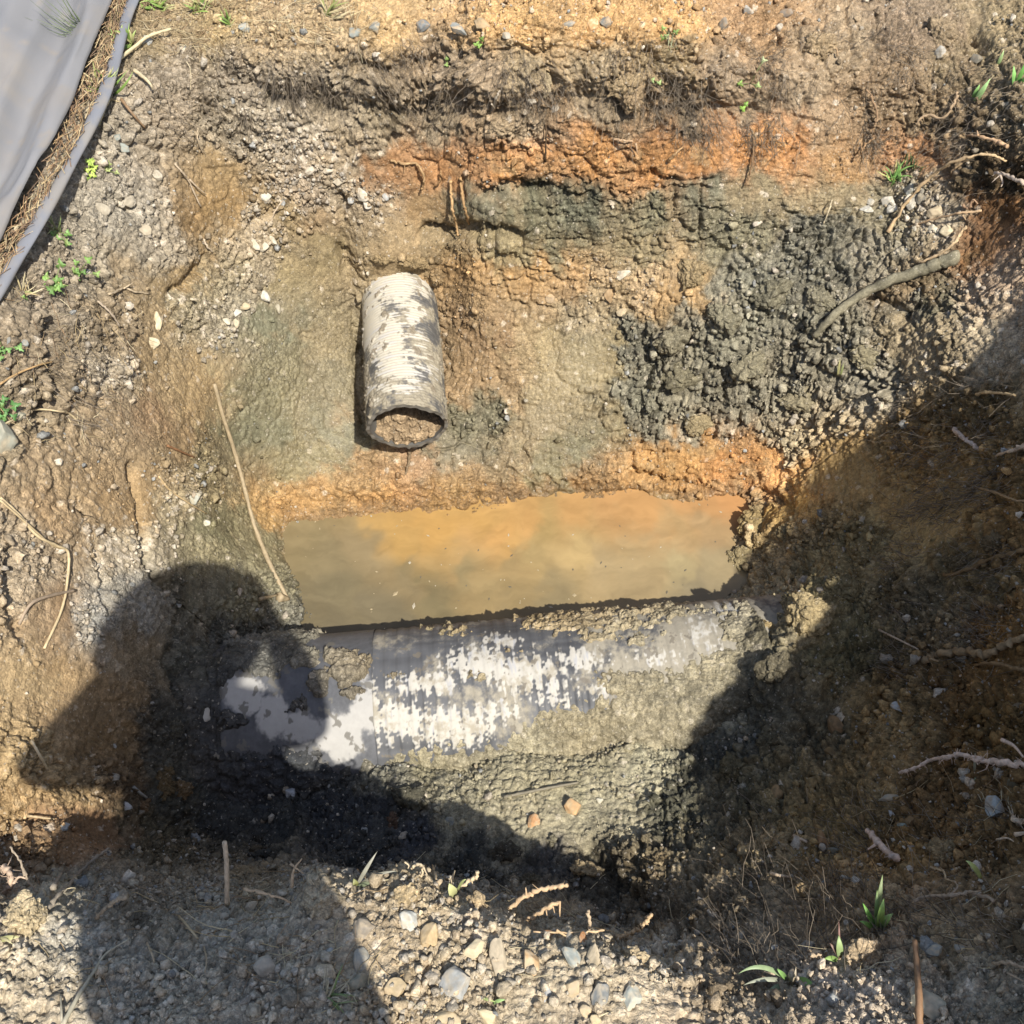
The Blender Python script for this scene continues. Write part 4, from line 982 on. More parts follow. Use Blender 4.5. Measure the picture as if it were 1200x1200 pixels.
ST = """
312 231 18 13 50 d8d2c4 .8|chalky white stone at the head of the brown gully, above the small pipe's left
298 288 11 15 20 cfc8b6 .8|pale flat stone left in a pair below the brown gully
309 290 10 12 -30 c9c0ac .8|pale rounded stone right in a pair below the brown gully
320 283 13 9 -30 d2c9b4 .8|cream wedge stone above the pair below the brown gully
311 347 12 16 30 d6d2c8 .7|white smooth stone on the olive slope left of the small pipe
326 360 7 14 10 bfb6a2 .8|thin grey stone right of the white one on the olive slope
287 359 12 8 10 c7b691 .8|tan flat stone at the olive slope's upper edge
276 367 10 14 -40 d9d4c8 .8|white stone lying below the tan flat one on the olive slope
265 376 11 8 -35 d2c8b0 .8|cream pebble leading the short row on the olive slope
276 380 8 12 -20 c9bca0 .8|buff pebble closing the short row on the olive slope
183 379 13 25 -12 ded0ae .7|cream pointed stone standing in the orange-brown left slope
179 402 20 17 5 e2d6b4 .9|cream blocky stone beneath the pointed one on the left slope
424 229 17 13 -40 d8d0c0 .9|white angular stone in the pale crumbs above the small pipe
430 239 12 11 -20 d2cec4 .8|small white stone touching the angular one above the small pipe
412 234 10 9 20 a9adb0 .8|blue-grey stone left of the white pair above the small pipe
452 229 9 11 40 b2b6b6 .8|grey-blue chip right of the white pair above the small pipe
364 199 11 14 -25 c9bfae .8|pale upright stone among crumbs at the top of the gully
384 200 13 11 20 d0c7b4 .8|pale round stone among crumbs right of the upright one
397 212 16 12 0 c8bca6 .8|pale broad stone at the right end of the crumbs
730 321 18 13 10 d6ccb8 .7|white stone on the orange ledge right of the small pipe
728 366 14 9 20 d8c29c .7|tan flat stone on the wet clay below the orange ledge
715 345 13 20 -10 b59468 .8|brown upright stone in the orange ledge
646 350 13 10 0 c0a888 .8|buff pebble at the middle of the orange ledge
623 119 10 8 -20 cfc6b6 .8|pale chip jutting from the middle of the topsoil face
650 126 10 12 -40 c4baaa .8|pale lens-shaped stone under the chip in the topsoil face
288 33 16 11 5 a2aaa8 .8|blue-grey stone on the straw at the far bank's left
416 39 18 12 -15 8e9490 .9|dark grey slab stone on the far bank lip, left of its companions
440 32 14 13 30 94958e .8|grey blocky stone among three on the far bank lip
494 30 18 12 30 7f858a .9|slate-blue stone right of the three on the far bank lip
537 34 22 11 -20 8d9190 .8|long grey stone on the far bank above the topsoil face
565 28 24 12 -10 b09a78 .8|tan broad stone at the orange rim of the far bank
668 27 17 9 10 9c9a92 .8|grey flat stone in the orange rim of the far bank
695 30 18 15 0 cfa065 .8|orange lump-like stone on the far rim
594 42 10 8 0 b7b0a2 .8|pale small stone at the rim beneath the orange crumbs
710 25 13 13 30 8b8c88 .8|grey round stone beside the orange lump-like one on the far rim
876 12 14 10 -30 b9b6ae .8|pale grey stone at the top rim, right of the orange soil
848 30 11 18 -20 8c857a .8|brown-grey upright stone on the top rim's right
921 14 15 12 20 9d9184 .8|mauve-grey stone in the right topsoil rim
1102 62 12 14 40 b8b4ac .7|pale stone under the dark hollow at the upper right
1143 70 14 12 0 8f8b80 .8|dull grey stone at the right of the dark hollow
142 173 17 10 -8 a0a8a2 .8|grey-green slab stone beside the sheet's rolled edge
136 161 10 8 30 8d9590 .8|small green-grey stone above the slab by the rolled edge
172 47 13 11 0 b5b6b2 .7|round grey stone by the upper grass tuft
148 236 16 13 0 b3a894 .8|buff blocky stone in the left topsoil
120 244 18 14 -35 b8ad99 .8|buff angular stone left of the blocky one in the topsoil
170 270 16 14 -25 b7aa92 .8|wide buff stone at the lower left topsoil
184 207 12 14 10 c0b7a4 .8|hollow pale stone in the left topsoil
14 402 10 13 0 90979a .8|blue-grey pebble by the left frond
29 402 9 8 0 8f9696 .8|small grey pebble right of the blue-grey one
2 510 30 46 5 a3a394 .6|large rounded grey boulder at the photo's left edge
20 487 24 16 -10 9c9a88 .8|flat olive stone perched above the left boulder
67 541 12 10 -30 d6ccba .8|cream stone on the upper left slope
226 583 19 15 -10 b9bcb0 .8|pale grey-green stone on the mid left slope
241 612 10 9 0 d8d2c0 .8|little white stone below the grey-green one
1042 236 17 12 10 cfc8ba .6|round white cobble leading the nest on the right ledge
1064 233 9 10 0 d2cabc .6|small white cobble behind the nest's grass
1047 244 14 13 0 d9d4c8 .6|white oval cobble left in the nest on the right ledge
1069 234 17 14 10 9b978d .5|smooth grey cobble in the middle of the nest
1080 233 12 14 -20 8a857b .5|darker grey cobble at the right of the middle one
1068 242 12 10 30 dedacf .6|bright white cobble in front of the grey pair
1016 246 14 9 15 d8d5cc .7|white flat stone alone at the nest's far left
1020 236 10 9 40 c2bdb0 .7|buff-white stone above the lone flat one
1097 249 20 14 0 d3bf9c .6|cream large cobble at the right of the nest
1094 268 12 11 30 e0d8c2 .8|white angular stone below the cream cobble
1108 270 14 13 -30 d8c9a6 .8|cream angular stone right of the white one
1066 222 18 11 35 a9adaa .8|grey-blue slab behind the nest, under the long root
912 931 14 22 15 a58658 .9|brown blocky stone in the shaded mud, upper of two
0 0 0 0 0 000000 .8|skip
"""
ST2 = """
979 850 17 23 20 93734a .9|brown faceted stone in the shaded rubble on the right
972 881 18 11 -25 8a7148 .9|brown flat wedge below the faceted stone in the shaded rubble
1054 828 20 12 -35 c9cac8 .7|white shell-shaped stone in the right shade
1166 945 21 24 -10 a9b0b0 .8|grey-blue square stone under the pale hairy root
1046 957 8 18 35 d3d6da .8|white slender stone below the hairy root
1058 968 12 9 0 93a096 .8|green-grey pebble beside the slender white stone
1010 960 10 20 35 8a6c40 .8|brown curved stone left of the slender white stone
1067 962 15 15 0 8c7048 .8|brown rounded stone right of the slender white stone
963 987 14 26 5 9a7146 .7|tall brown stone at the foot of the lower right slope
976 998 16 12 0 7d8078 .7|grey stone at the tall brown one's foot
1040 936 26 9 8 a9a292 .8|long grey stone lying over the dark pocket at right
1190 915 22 20 0 84775a .6|olive rounded stone at the right edge by the hairy root
1095 1114 18 13 10 a3a6a0 .8|grey stone lowest right beside the brown stalk
1126 1112 14 10 -15 a4a49c .8|grey stone second right of the brown stalk
1088 1178 36 44 20 a9a795 .9|large pale grey rock at the bottom behind the brown stalk
480 1082 26 25 -10 cfd0ca .8|white stone on the near bank, upper of the bright ones
503 1098 23 32 -25 c7ab7c .8|tan rounded stone right of the white one on the near bank
555 1115 27 24 15 d8c8a2 .9|cream angular stone above the largest near rock
536 1150 38 48 -18 a8abac .9|largest blue-grey rock on the near bank
465 1161 27 27 0 cdb488 .9|tan angular rock left of the largest near rock
425 1126 20 42 5 a9a79d .6|long smooth stone half in shadow on the near bank
426 1090 28 26 15 978d80 .7|brown-grey stone wholly in shadow above the long smooth one
421 1152 25 20 10 8f8d7c .8|olive grey stone at the shadow's edge, bottom of the near bank
525 1195 34 22 5 c9b48c .9|tan slab at the photo's bottom edge, left one
572 1192 30 18 -25 d8c69c .9|cream slab at the photo's bottom edge, right one
582 1122 24 42 0 b2a48c .7|dull buff stone right of the cream angular one
621 1128 20 36 10 bd9a6c .7|tan upright stone in the middle of the near bank
669 1119 19 30 25 a1a9a6 .9|grey-blue pointed stone near the broken lip
697 1124 18 44 0 b0a186 .8|long buff stone standing right of the pointed one
703 1166 20 34 -10 84888a .8|dark slate stone low on the near bank
740 1168 22 36 -20 b5bbb4 .9|pale green-grey wedge right of the dark slate stone
686 1186 16 16 30 d0b890 .9|tan squarish stone under the dark slate stone
697 1195 13 12 20 d6c094 .9|cream little block at the bottom by the squarish stone
640 1162 14 26 10 abaeb2 .8|narrow blue-grey stone amid the near gravel
672 1160 24 26 -20 c4ad86 .8|buff lump stone between narrow and slate stones
510 1146 13 18 0 7f7668 .8|dark brown stone touching the largest near rock
683 1100 9 14 10 b07a48 .8|rust orange chip on the near lip
642 1097 14 13 0 b47e4c .8|rust orange stone under the lip twigs
312 1135 27 27 10 a9a296 .8|grey squarish stone in the shade on the near bank
205 1140 10 9 0 bcb8ae .8|small white-grey pebble in the near shade
262 1075 12 10 0 b3a996 .8|buff pebble under the upright straw
295 1062 14 11 0 bfb29c .8|pale buff pebble at the shaded near lip
240 1112 14 12 0 a29d92 .8|grey pebble in the shaded gravel
337 1118 12 10 0 b5a68c .8|tan pebble right of the grey squarish stone
276 1095 11 12 20 9a968c .8|dull grey pebble halfway up the shaded near bank
341 929 13 12 30 b0b4bc .8|pale blue-grey stone on the black mud
149 945 12 9 -20 bfc2c8 .8|white chip at the black mud's left edge
407 1010 0 0 0 000000 .8|skip
625 962 16 16 20 d09a64 .9|orange tan stone at the foot of the lit mud
672 945 20 18 40 cfa572 .9|orange tan slab on the lit mud's lower edge
703 938 8 7 0 d8d4c4 .8|tiny white stone right of the orange slab
528 962 12 12 0 8d9698 .8|grey-blue pebble on the shadow line by the mud
"""
seed = 300
for blockt, group in ((ST, 'stones on the far and side slopes'), (ST2, 'stones on the near bank and in the shade')):
    for ln in blockt.strip().splitlines():
        d, lab = ln.split('|'); t = d.split(); seed += 1
        if lab == 'skip': continue
        x, y, w_, h_, ro = map(float, t[:5])
        place_stone('stone', lab, 'stone', x, y, w_ * 1.08, h_ * 1.08, ro, t[5], seed, float(t[6]), group)
# larger clods of earth that could be lifted off
CL = """
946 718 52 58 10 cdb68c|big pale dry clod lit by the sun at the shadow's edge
909 783 46 40 0 6e6a5c|round grey-brown clod below the big pale one
894 742 28 46 20 b99a68|tan crumbling clod at the right end of the large pipe
880 612 40 40 0 a08a62|tan crumb heap at the puddle's right corner
845 628 22 20 0 8a8264|grey wet clod standing in the puddle's right edge
865 655 34 30 10 9c8c66|tan clod between puddle and large pipe
890 635 22 20 0 a88a58|small tan clod behind the one by the pipe
478 935 44 38 5 66604c|round mud clod on the shadow line before the large pipe
461 962 12 24 0 7c5634|rust brown clod below the round mud clod
215 926 24 26 -20 9a7850|tan angular clod on the black mud, right of three
190 918 26 34 30 86693f|tan crumbling clod on the black mud, middle of three
168 945 16 16 0 8a6640|small tan clod on the black mud, lowest of three
195 905 18 12 0 84683e|small tan clod on the black mud, highest of three
300 797 16 18 10 6c6856|grey mud clod on the sleeve of the large pipe
206 852 18 26 10 5c5a54|dark grey clod left of the pipe's sleeve
590 1000 40 26 0 4c463c|dark mud clod in the near wall's shadow, left one
648 985 12 12 0 57564c|small grey clod on the shaded mud
620 1030 28 12 0 55503f|flat dark clod under the near lip
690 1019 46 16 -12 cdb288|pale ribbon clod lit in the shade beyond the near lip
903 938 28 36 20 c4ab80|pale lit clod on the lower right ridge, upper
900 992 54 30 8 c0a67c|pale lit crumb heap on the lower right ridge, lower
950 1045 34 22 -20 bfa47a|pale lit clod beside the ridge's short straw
1110 880 0 0 0 000000|skip
860 900 40 36 0 5e5a48|large dark clod in the right rubble
900 868 26 20 0 5c5748|dark clod above the large one in the right rubble
1165 640 36 30 0 63604e|grey clod high on the shaded right wall
1166 686 16 16 0 66645a|small grey clod under the one on the right wall
1120 660 30 24 10 565044|dark clod left of the grey one on the right wall
990 690 40 34 0 6a6450|dark clod behind the big pale one
375 1048 54 56 5 b3a38a|large dusty clod standing on the shaded near lip
25 1082 50 62 20 d8bd88|large sunlit tan clod in the bottom left corner
475 1048 30 30 0 c9ae80|tan crumbly clod with roots at the near lip
560 1060 28 30 10 bb9c6c|brown-tan clod on the near lip, right of the roots
745 1125 34 30 0 c6ac82|tan crumbly clod near the broken lip's right end
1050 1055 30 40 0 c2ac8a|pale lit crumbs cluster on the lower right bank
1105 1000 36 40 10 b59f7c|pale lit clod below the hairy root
1140 880 0 0 0 000000|skip
1015 1120 44 44 0 b39e80|pale crumb clod at the foot of the green blades
590 152 36 20 -5 aa977c|pale clod jutting at the topsoil's foot
735 98 44 26 10 a08a6a|tan clod in the topsoil face right of the middle
640 100 16 30 10 a99c84|pale vertical clod in the middle topsoil face
740 110 30 40 0 957f62|brown clod under the topsoil rim
960 55 40 34 0 a38a68|tan clod in the right topsoil rim
1100 40 40 40 0 988468|brown clod at the upper right rim
1020 100 0 0 0 000000|skip
812 318 36 40 0 8c8166|grey-tan clod at the top of the dark heap
905 340 50 44 0 7c755f|grey-green clod in the dark heap's upper half
850 372 44 40 0 79725c|grey-green clod in the dark heap's middle
960 350 40 30 0 7a725c|grey-green clod by the muddy root
800 440 50 40 0 7c735a|wet grey clod low in the dark heap
790 395 46 36 20 716b57|wet grey clod at the left of the dark heap
880 430 48 40 0 7f765c|crumbly clod low in the middle of the heap
935 470 40 34 0 82785e|crumbly clod at the heap's foot by the shadow
1010 420 40 30 0 8a7f64|crumbly clod below the muddy root
820 500 34 26 0 8a8060|olive clod above the orange band
448 303 30 15 8 9a8460|tan crumb clod on the left of the small pipe's buried end
484 308 38 18 -6 9a8460|tan crumb clod on the right of the small pipe's buried end
512 322 18 22 -20 90795a|small tan clod beside the small pipe's buried end
"""
for ln in CL.strip().splitlines():
    d, lab = ln.split('|'); t = d.split(); seed += 1
    if lab == 'skip': continue
    x, y, w_, h_, ro = map(float, t[:5])
    place_stone('clod', lab, 'clod', x, y, w_, h_, ro, t[5], seed, .5, 'clods of earth around the pit', .62, .34, clodlike=True)
# ------------------------------------------------------------------ roots, sticks, straw, plants, sheet
def smooth_path(pts, per=6):
    pts = np.array(pts, float)
    if len(pts) < 3:
        t = np.linspace(0, 1, per + 1)[:, None]; return pts[0] * (1 - t) + pts[-1] * t
    P = np.vstack([2 * pts[0] - pts[1], pts, 2 * pts[-1] - pts[-2]]); out = []
    for i in range(1, len(P) - 2):
        for t in np.arange(per) / per:
            a, b, c, d = P[i - 1], P[i], P[i + 1], P[i + 2]
            out.append(.5 * (2 * b + (c - a) * t + (2 * a - 5 * b + 4 * c - d) * t * t + (3 * b - a - 3 * c + d) * t ** 3))
    out.append(pts[-1]); return np.array(out)
def tube(path, rad, sides=7):
    path = np.asarray(path, float); n = len(path); rad = np.broadcast_to(rad, n)
    tg = np.gradient(path, axis=0); tg /= np.linalg.norm(tg, axis=1, keepdims=True) + 1e-9
    ref = np.array([.31, .22, .92]); V = []
    for i in range(n):
        s = np.cross(tg[i], ref); s /= np.linalg.norm(s) + 1e-9; u = np.cross(s, tg[i])
        for k in range(sides):
            a = 2 * math.pi * k / sides
            V.append(path[i] + rad[i] * (math.cos(a) * s + math.sin(a) * u))
    F = []
    for i in range(n - 1):
        for k in range(sides):
            k2 = (k + 1) % sides
            F.append((i * sides + k, i * sides + k2, (i + 1) * sides + k2, (i + 1) * sides + k))
    V = np.array(V + [path[0], path[-1]]); F3 = []
    for k in range(sides):
        k2 = (k + 1) % sides
        F3.append((n * sides, k2, k)); F3.append((n * sides + 1, (n - 1) * sides + k, (n - 1) * sides + k2))
    return V, np.array(F, np.int32), np.array(F3, np.int32)
def merge(pieces):
    V, F4, F3, C = [], [], [], []; o = 0
    for v, f4, f3, c in pieces:
        V.append(v); C.append(np.broadcast_to(c, (len(v), 3)))
        if len(f4): F4.append(f4 + o)
        if len(f3): F3.append(f3 + o)
        o += len(v)
    Fs = []
    if F4: Fs.append(np.concatenate(F4))
    if F3: Fs.append(np.concatenate(F3))
    return np.concatenate(V), Fs, np.concatenate(C)
M_root = plain_material('root_bark', None, .85, .2, .28, 130, .5, .0015, attr=True)
M_dry = plain_material('dry_stalk', None, .6, .3, .18, 90, .3, .001, attr=True, stretch=(1, 1, 1))
M_leaf = plain_material('leaf', None, .5, .35, .16, 60, .15, .001, attr=True)
_rt = nt_ = None
def root(name, label, cat, pts, w0, w1, hexc, lift=(.004, .02, .004), hairs=0, branches=(), wig=.17, group=None, mat=None, seed=0, parent=None):
    r = np.random.default_rng(seed + 900)
    L3 = []
    m = len(pts)
    dmin = min(depth_at(*p) for p in pts) if 'near lip' in label else None      # what stands up from the lip keeps the lip's distance
    for i, p in enumerate(pts):
        t = i / (m - 1)
        lf = np.interp(t, np.linspace(0, 1, len(lift)), lift)
        L3.append(hit(p[0], p[1], lf) if dmin is None else CAM + pixdir(*p) * (dmin - lf * .6))
    # keep the depth of the path steady: a thing does not leap back at an outline
    L3 = np.array(L3)
    path = smooth_path(L3, 7)
    k = px_size(*pts[m // 2], 1)
    n = len(path); t = np.linspace(0, 1, n)
    rad = (w0 + (w1 - w0) * t) * k / 2
    if max(w0, w1) > 15: wig = .04; mat = M_soil
    path = path + r.normal(size=path.shape) * (rad * wig * 2)[:, None]
    if wig < .035: r = np.random.default_rng(1); rad = rad * (1 + .03 * np.sin(np.arange(n) * 1.7))
    rad = rad * (1 + (.16 if wig > .05 else .07) * r.normal(size=n)).clip(.6, 1.5)
    col = alb(hexc); pieces = []
    V, F4, F3 = tube(path, rad, 8)
    pieces.append((V, F4, F3, col[None] * (1 + .12 * r.normal(size=(len(V), 1)))))
    for b in branches:
        bp_ = [hit(x, y, lift[1] if len(lift) > 1 else .01) if dmin is None else CAM + pixdir(x, y) * (dmin - lift[1] * .6) for x, y in b[0]]
        q = smooth_path(bp_, 5); V, F4, F3 = tube(q, np.linspace(b[1], b[1] * .4, len(q)) * k / 2, 6)
        pieces.append((V, F4, F3, col[None] * (1 + .1 * r.normal(size=(len(V), 1)))))
    for _ in range(hairs):
        i = r.integers(1, n - 1); d = r.normal(size=3); d /= np.linalg.norm(d); ln = rad[i] * r.uniform(1.5, 5)
        q = np.array([path[i], path[i] + d * ln * .6, path[i] + d * ln + r.normal(size=3) * ln * .2])
        V, F4, F3 = tube(q, [k * .5, k * .4, k * .2], 4)
        pieces.append((V, F4, F3, col * 1.05))
    V, Fs, C = merge(pieces)
    org = path[0].copy()
    o = add(name, mesh_from(name, V - org, Fs, True, np.clip(C, .01, .8)), mat or M_root, parent)
    o.location = org
    if parent is None: tag(o, label, cat, group)
    return o
G1 = 'roots sticking out of the pit walls'
RT = [
 ('long pale root arching over the cobble nest on the right ledge', [(1040, 272), (1062, 238), (1092, 205), (1120, 189), (1150, 181), (1168, 184), (1179, 189)], 4.5, 2.5, 'd9b57f', (.0, .07, .09, .02), 2, [([(1118, 198), (1132, 188), (1142, 188)], 2.5)]),
 ('thin pale root crossing in front of the cream cobbles', [(1065, 266), (1100, 255), (1125, 250), (1150, 247)], 2, 3, 'cda878', (.0, .05, .03), 0, [([(1128, 252), (1132, 258)], 2)]),
 ('crooked root rising from the muddy root to the ledge', [(1076, 308), (1100, 298), (1118, 285), (1124, 276), (1132, 265)], 3, 3.5, 'd8b684', (.02, .05, .03), 2, []),
 ('thick mud coated root slanting across the dark heap', [(954, 394), (975, 372), (1005, 348), (1040, 330), (1075, 318), (1100, 309), (1122, 300)], 8, 16, '8f866a', (.006, .045, .03), 0, []),
 ('pale forked root at the upper right hollow', [(1134, 158), (1150, 160), (1168, 165), (1182, 172)], 3, 5, 'd2a878', (.01, .03, .01), 3, [([(1146, 159), (1145, 153)], 3)]),
 ('white-grey root by the right edge above the orange patch', [(1166, 203), (1180, 205), (1192, 212), (1205, 215)], 4, 5, 'cbb49a', (.02, .04, .02), 4, [([(1172, 205), (1175, 214), (1173, 219)], 3), ([(1172, 205), (1162, 214)], 1.5)]),
 ('slanting root along the right topsoil with a long shadow', [(1072, 147), (1085, 135), (1105, 138), (1118, 120), (1122, 108)], 3, 3, 'b3956e', (.03, .03, .01), 4, [([(1105, 138), (1095, 142)], 2)]),
 ('short pale root in shade beside the ledge', [(1128, 240), (1136, 244), (1140, 236)], 4, 2, 'b8916a', (.01, .02, .01), 0, [([(1136, 244), (1140, 234), (1146, 239)], 3)]),
 ('pale stick root at the right edge of the shaded wall, highest', [(1143, 462), (1160, 460), (1176, 461), (1190, 464)], 4, 2.5, 'd8b478', (.02, .04, .02), 0, []),
 ('pale peeled root lying on the shaded right wall', [(1119, 502), (1126, 511), (1136, 518), (1148, 527)], 6, 4, 'd0b8a0', (.01, .03, .01), 2, []),
 ('pale root ending in a knot at the right edge', [(1166, 535), (1180, 529), (1192, 525), (1206, 521)], 2, 8, 'd8b890', (.02, .05, .02), 8, []),
 ('brown root curving below the knotted root', [(1142, 571), (1160, 575), (1185, 585), (1200, 588)], 3, 3, 'a98858', (.0, .02, .01), 0, []),
 ('thick brown root climbing the shaded right wall', [(1105, 675), (1135, 667), (1160, 655), (1180, 650), (1204, 642)], 4, 6, '8a6c40', (.005, .02, .01), 8, []),
 ('stout root emerging at the shaded right edge', [(1085, 775), (1100, 766), (1130, 763), (1150, 768), (1175, 758), (1202, 744)], 9, 8, 'a08358', (.01, .04, .02), 6, [([(1090, 772), (1100, 775)], 4)]),
 ('long brown root under the stout one at the right edge', [(1142, 779), (1165, 778), (1190, 783), (1208, 788)], 4, 5, '8f7044', (.01, .03, .01), 4, []),
 ('pale hairy root reaching in from the right edge', [(1054, 906), (1072, 900), (1090, 891), (1112, 886), (1128, 884), (1142, 889), (1160, 892), (1182, 894), (1212, 895)], 4, 7, 'e0bfa0', (.02, .06, .06, .02), 70, [([(1174, 867), (1188, 874), (1199, 887)], 5), ([(1142, 888), (1146, 896)], 3)]),
 ('pale sun-struck root stub on the lower right slope', [(1016, 972), (1026, 984), (1036, 996), (1050, 1003)], 6, 8, 'e4c2a4', (.01, .04, .02), 8, [([(1026, 990), (1016, 996)], 4)]),
 ('tangle of pale roots at the right edge under the grey-blue stone', [(1186, 958), (1196, 964), (1208, 958)], 6, 7, 'd8bc98', (.02, .04, .02), 14, [([(1190, 978), (1206, 975)], 6), ([(1168, 984), (1180, 982), (1188, 986)], 3)]),
 ('pale branching root on the lower right bank', [(1070, 1056), (1090, 1050), (1112, 1050), (1135, 1046), (1165, 1056)], 4, 4, 'b59c7c', (.01, .03, .01), 14, [([(1112, 1050), (1122, 1040), (1118, 1032)], 3), ([(1135, 1046), (1150, 1044)], 3)]),
 ('small pale sprig root at the lower right bank', [(1090, 1017), (1104, 1020), (1110, 1030), (1120, 1034)], 3, 2, 'c8a878', (.01, .02, .01), 8, []),
 ('curled pale root in the bottom right corner', [(1164, 1130), (1180, 1128), (1198, 1134), (1206, 1134)], 4, 3, 'b39a78', (.01, .02, .01), 6, [([(1180, 1140), (1200, 1150)], 3)]),
 ('arched pale twig reaching from the near lip over the dark mud', [(596, 1066), (612, 1052), (630, 1044), (648, 1040), (665, 1037)], 4, 3.5, 'd4b080', (.01, .03, .05), 2, [([(617, 1049), (616, 1040)], 2.5)]),
 ('straight twig leaning up with little prongs on the near lip', [(618, 1078), (634, 1068), (654, 1057)], 5, 4, 'd0ac7c', (.01, .03, .04), 0, [([(656, 1056), (656, 1074)], 3), ([(648, 1062), (650, 1070)], 2), ([(640, 1066), (641, 1073)], 2)]),
 ('crooked hairy root at the broken end of the near lip', [(722, 1098), (732, 1096), (744, 1092), (752, 1086), (758, 1078), (763, 1071)], 4, 4, 'd2ae7c', (.01, .03, .04), 16, [([(756, 1080), (760, 1084)], 2)]),
 ('thin level straw root along the near lip', [(625, 1092), (660, 1093), (690, 1092), (708, 1090)], 2, 2.5, 'd8b482', (.01, .015, .01), 2, [([(652, 1090), (665, 1098)], 4)]),
 ('thin upright root sticking up beside the rust chip on the near lip', [(690, 1088), (691, 1078), (689, 1067)], 4, 3, 'cbb08a', (.01, .02, .03), 0, []),
 ('wiry forked root tips on the near lip above the white stone', [(482, 1018), (490, 1013), (496, 1016), (493, 1028)], 2.5, 2, 'd4bc92', (.01, .03, .01), 2, [([(496, 1016), (501, 1026)], 2), ([(474, 1010), (479, 1014), (478, 1018)], 2)]),
 ('single upright root tip right of the wiry forked ones', [(510, 1030), (509, 1022), (507, 1014)], 3.5, 2, 'd0b68a', (.01, .02, .03), 0, [([(508, 1020), (511, 1013)], 1.5)]),
 ('pale forked straw rising from the near lip by the yellow leaf', [(536, 1043), (548, 1034), (557, 1028), (559, 1021)], 4, 3, 'dcc396', (.01, .03, .05), 0, [([(528, 1036), (533, 1020)], 3), ([(553, 1031), (555, 1046)], 1.5)]),
 ('bleached branching twig at the shaded left lip', [(55, 1066), (74, 1044), (95, 1022), (112, 1005), (128, 994)], 5, 3, 'a2947e', (.01, .03, .05), 6, [([(108, 1006), (128, 1006)], 2), ([(62, 1040), (73, 1022)], 6), ([(80, 1060), (98, 1040)], 2)]),
 ('thin curved root rising at the left of the near lip', [(44, 1046), (34, 1034), (28, 1020), (22, 1006), (12, 992)], 2.5, 2, 'a8957a', (.01, .03, .02), 0, [([(30, 1026), (26, 1016)], 5)]),
 ('hairy pale root curl at the left edge of the near lip', [(2, 1015), (10, 1022), (12, 1036), (6, 1046)], 8, 5, 'd0b292', (.01, .03, .01), 40, [([(14, 1038), (22, 1028), (32, 1030)], 4)]),
 ('bleached stub twig over the dark hole in the near lip', [(112, 1076), (125, 1064), (136, 1056), (148, 1052)], 4, 5, 'b09c7c', (.01, .02, .02), 2, []),
 ('dry twig pair lying across the shaded near lip', [(285, 1042), (310, 1047), (342, 1058)], 4, 2, 'c4a67e', (.01, .03, .02), 0, [([(342, 1040), (344, 1020), (354, 1006)], 4), ([(340, 1012), (356, 1024)], 3)]),
 ('thin pale root hooked over the shaded near lip', [(283, 1037), (300, 1034), (318, 1027)], 2.5, 2, 'bba888', (.01, .03, .03), 0, []),
 ('bent root dangling left in the orange band of the far wall', [(458, 188), (472, 192), (488, 192), (494, 200), (497, 212), (494, 222)], 3, 3, 'b8925e', (.005, .02, .03), 2, [([(470, 191), (466, 188)], 2)]),
 ('long pale root hanging beside its twin below the orange band', [(528, 212), (529, 230), (531, 250), (534, 262), (537, 276)], 3.5, 2.5, 'c99f64', (.005, .03, .02), 0, []),
 ('long pale root hanging at the right of its twin below the orange band', [(540, 208), (541, 222), (544, 240), (547, 252), (549, 262)], 3.5, 2.5, 'bd935a', (.005, .03, .02), 0, []),
 ('small forked root left of the hanging twins', [(510, 218), (516, 210), (517, 200)], 2.5, 2, 'b58a54', (.01, .02, .01), 0, []),
 ('dark thin root hanging in the middle of the far wall', [(640, 145), (640, 165), (638, 190)], 2, 2, '5e4a32', (.005, .03, .01), 4, [([(640, 160), (655, 172)], 2)]),
 ('short pale root in the right of the orange band', [(720, 163), (732, 165), (742, 166)], 3, 2, 'c9a478', (.01, .02, .01), 0, [([(745, 168), (747, 180)], 3)]),
 ('slanting pale root left of the right corner of the wall', [(783, 189), (792, 180), (800, 172)], 4, 2, 'c99f66', (.01, .03, .01), 0, []),
 ('thin root hanging below the orange band near the right', [(884, 160), (882, 185), (878, 205), (873, 218)], 3, 2, '8f6f4a', (.005, .02, .01), 6, []),
 ('short forked root in the scraped soil on the right', [(1000, 188), (1010, 176), (1016, 168), (1024, 162)], 3, 2, 'b08a5c', (.01, .03, .01), 2, [([(1010, 176), (1009, 166)], 2)]),
 ('brown root hanging in the scraped soil at the upper right', [(1020, 112), (1026, 125), (1028, 138), (1025, 146)], 3, 2, 'a5835c', (.01, .03, .01), 3, [([(1015, 105), (1025, 115)], 2)]),
 ('pale leaning root above the scraped soil', [(975, 45), (980, 55), (981, 66)], 2.5, 2, 'b79468', (.01, .02, .01), 0, []),
 ('grey-white curled root in the dry topsoil face', [(578, 125), (582, 114), (586, 106)], 4, 2, 'c3b296', (.01, .02, .01), 2, [([(576, 122), (580, 128)], 2)]),
 ('thin straw root in the dark clods below the scraped wall', [(965, 262), (972, 245), (975, 234)], 1.8, 1.8, 'cbb890', (.005, .03, .01), 0, []),
 ('pale root loop at the left slope above the brown gully', [(205, 192), (215, 203), (222, 214), (235, 242)], 2.5, 2, 'c3ac8a', (.005, .02, .005), 2, [([(222, 210), (232, 220), (242, 228)], 2)]),
 ('little white root in the brown gully', [(238, 280), (243, 289), (249, 295)], 2.5, 2, 'cfb896', (.005, .015, .005), 0, []),
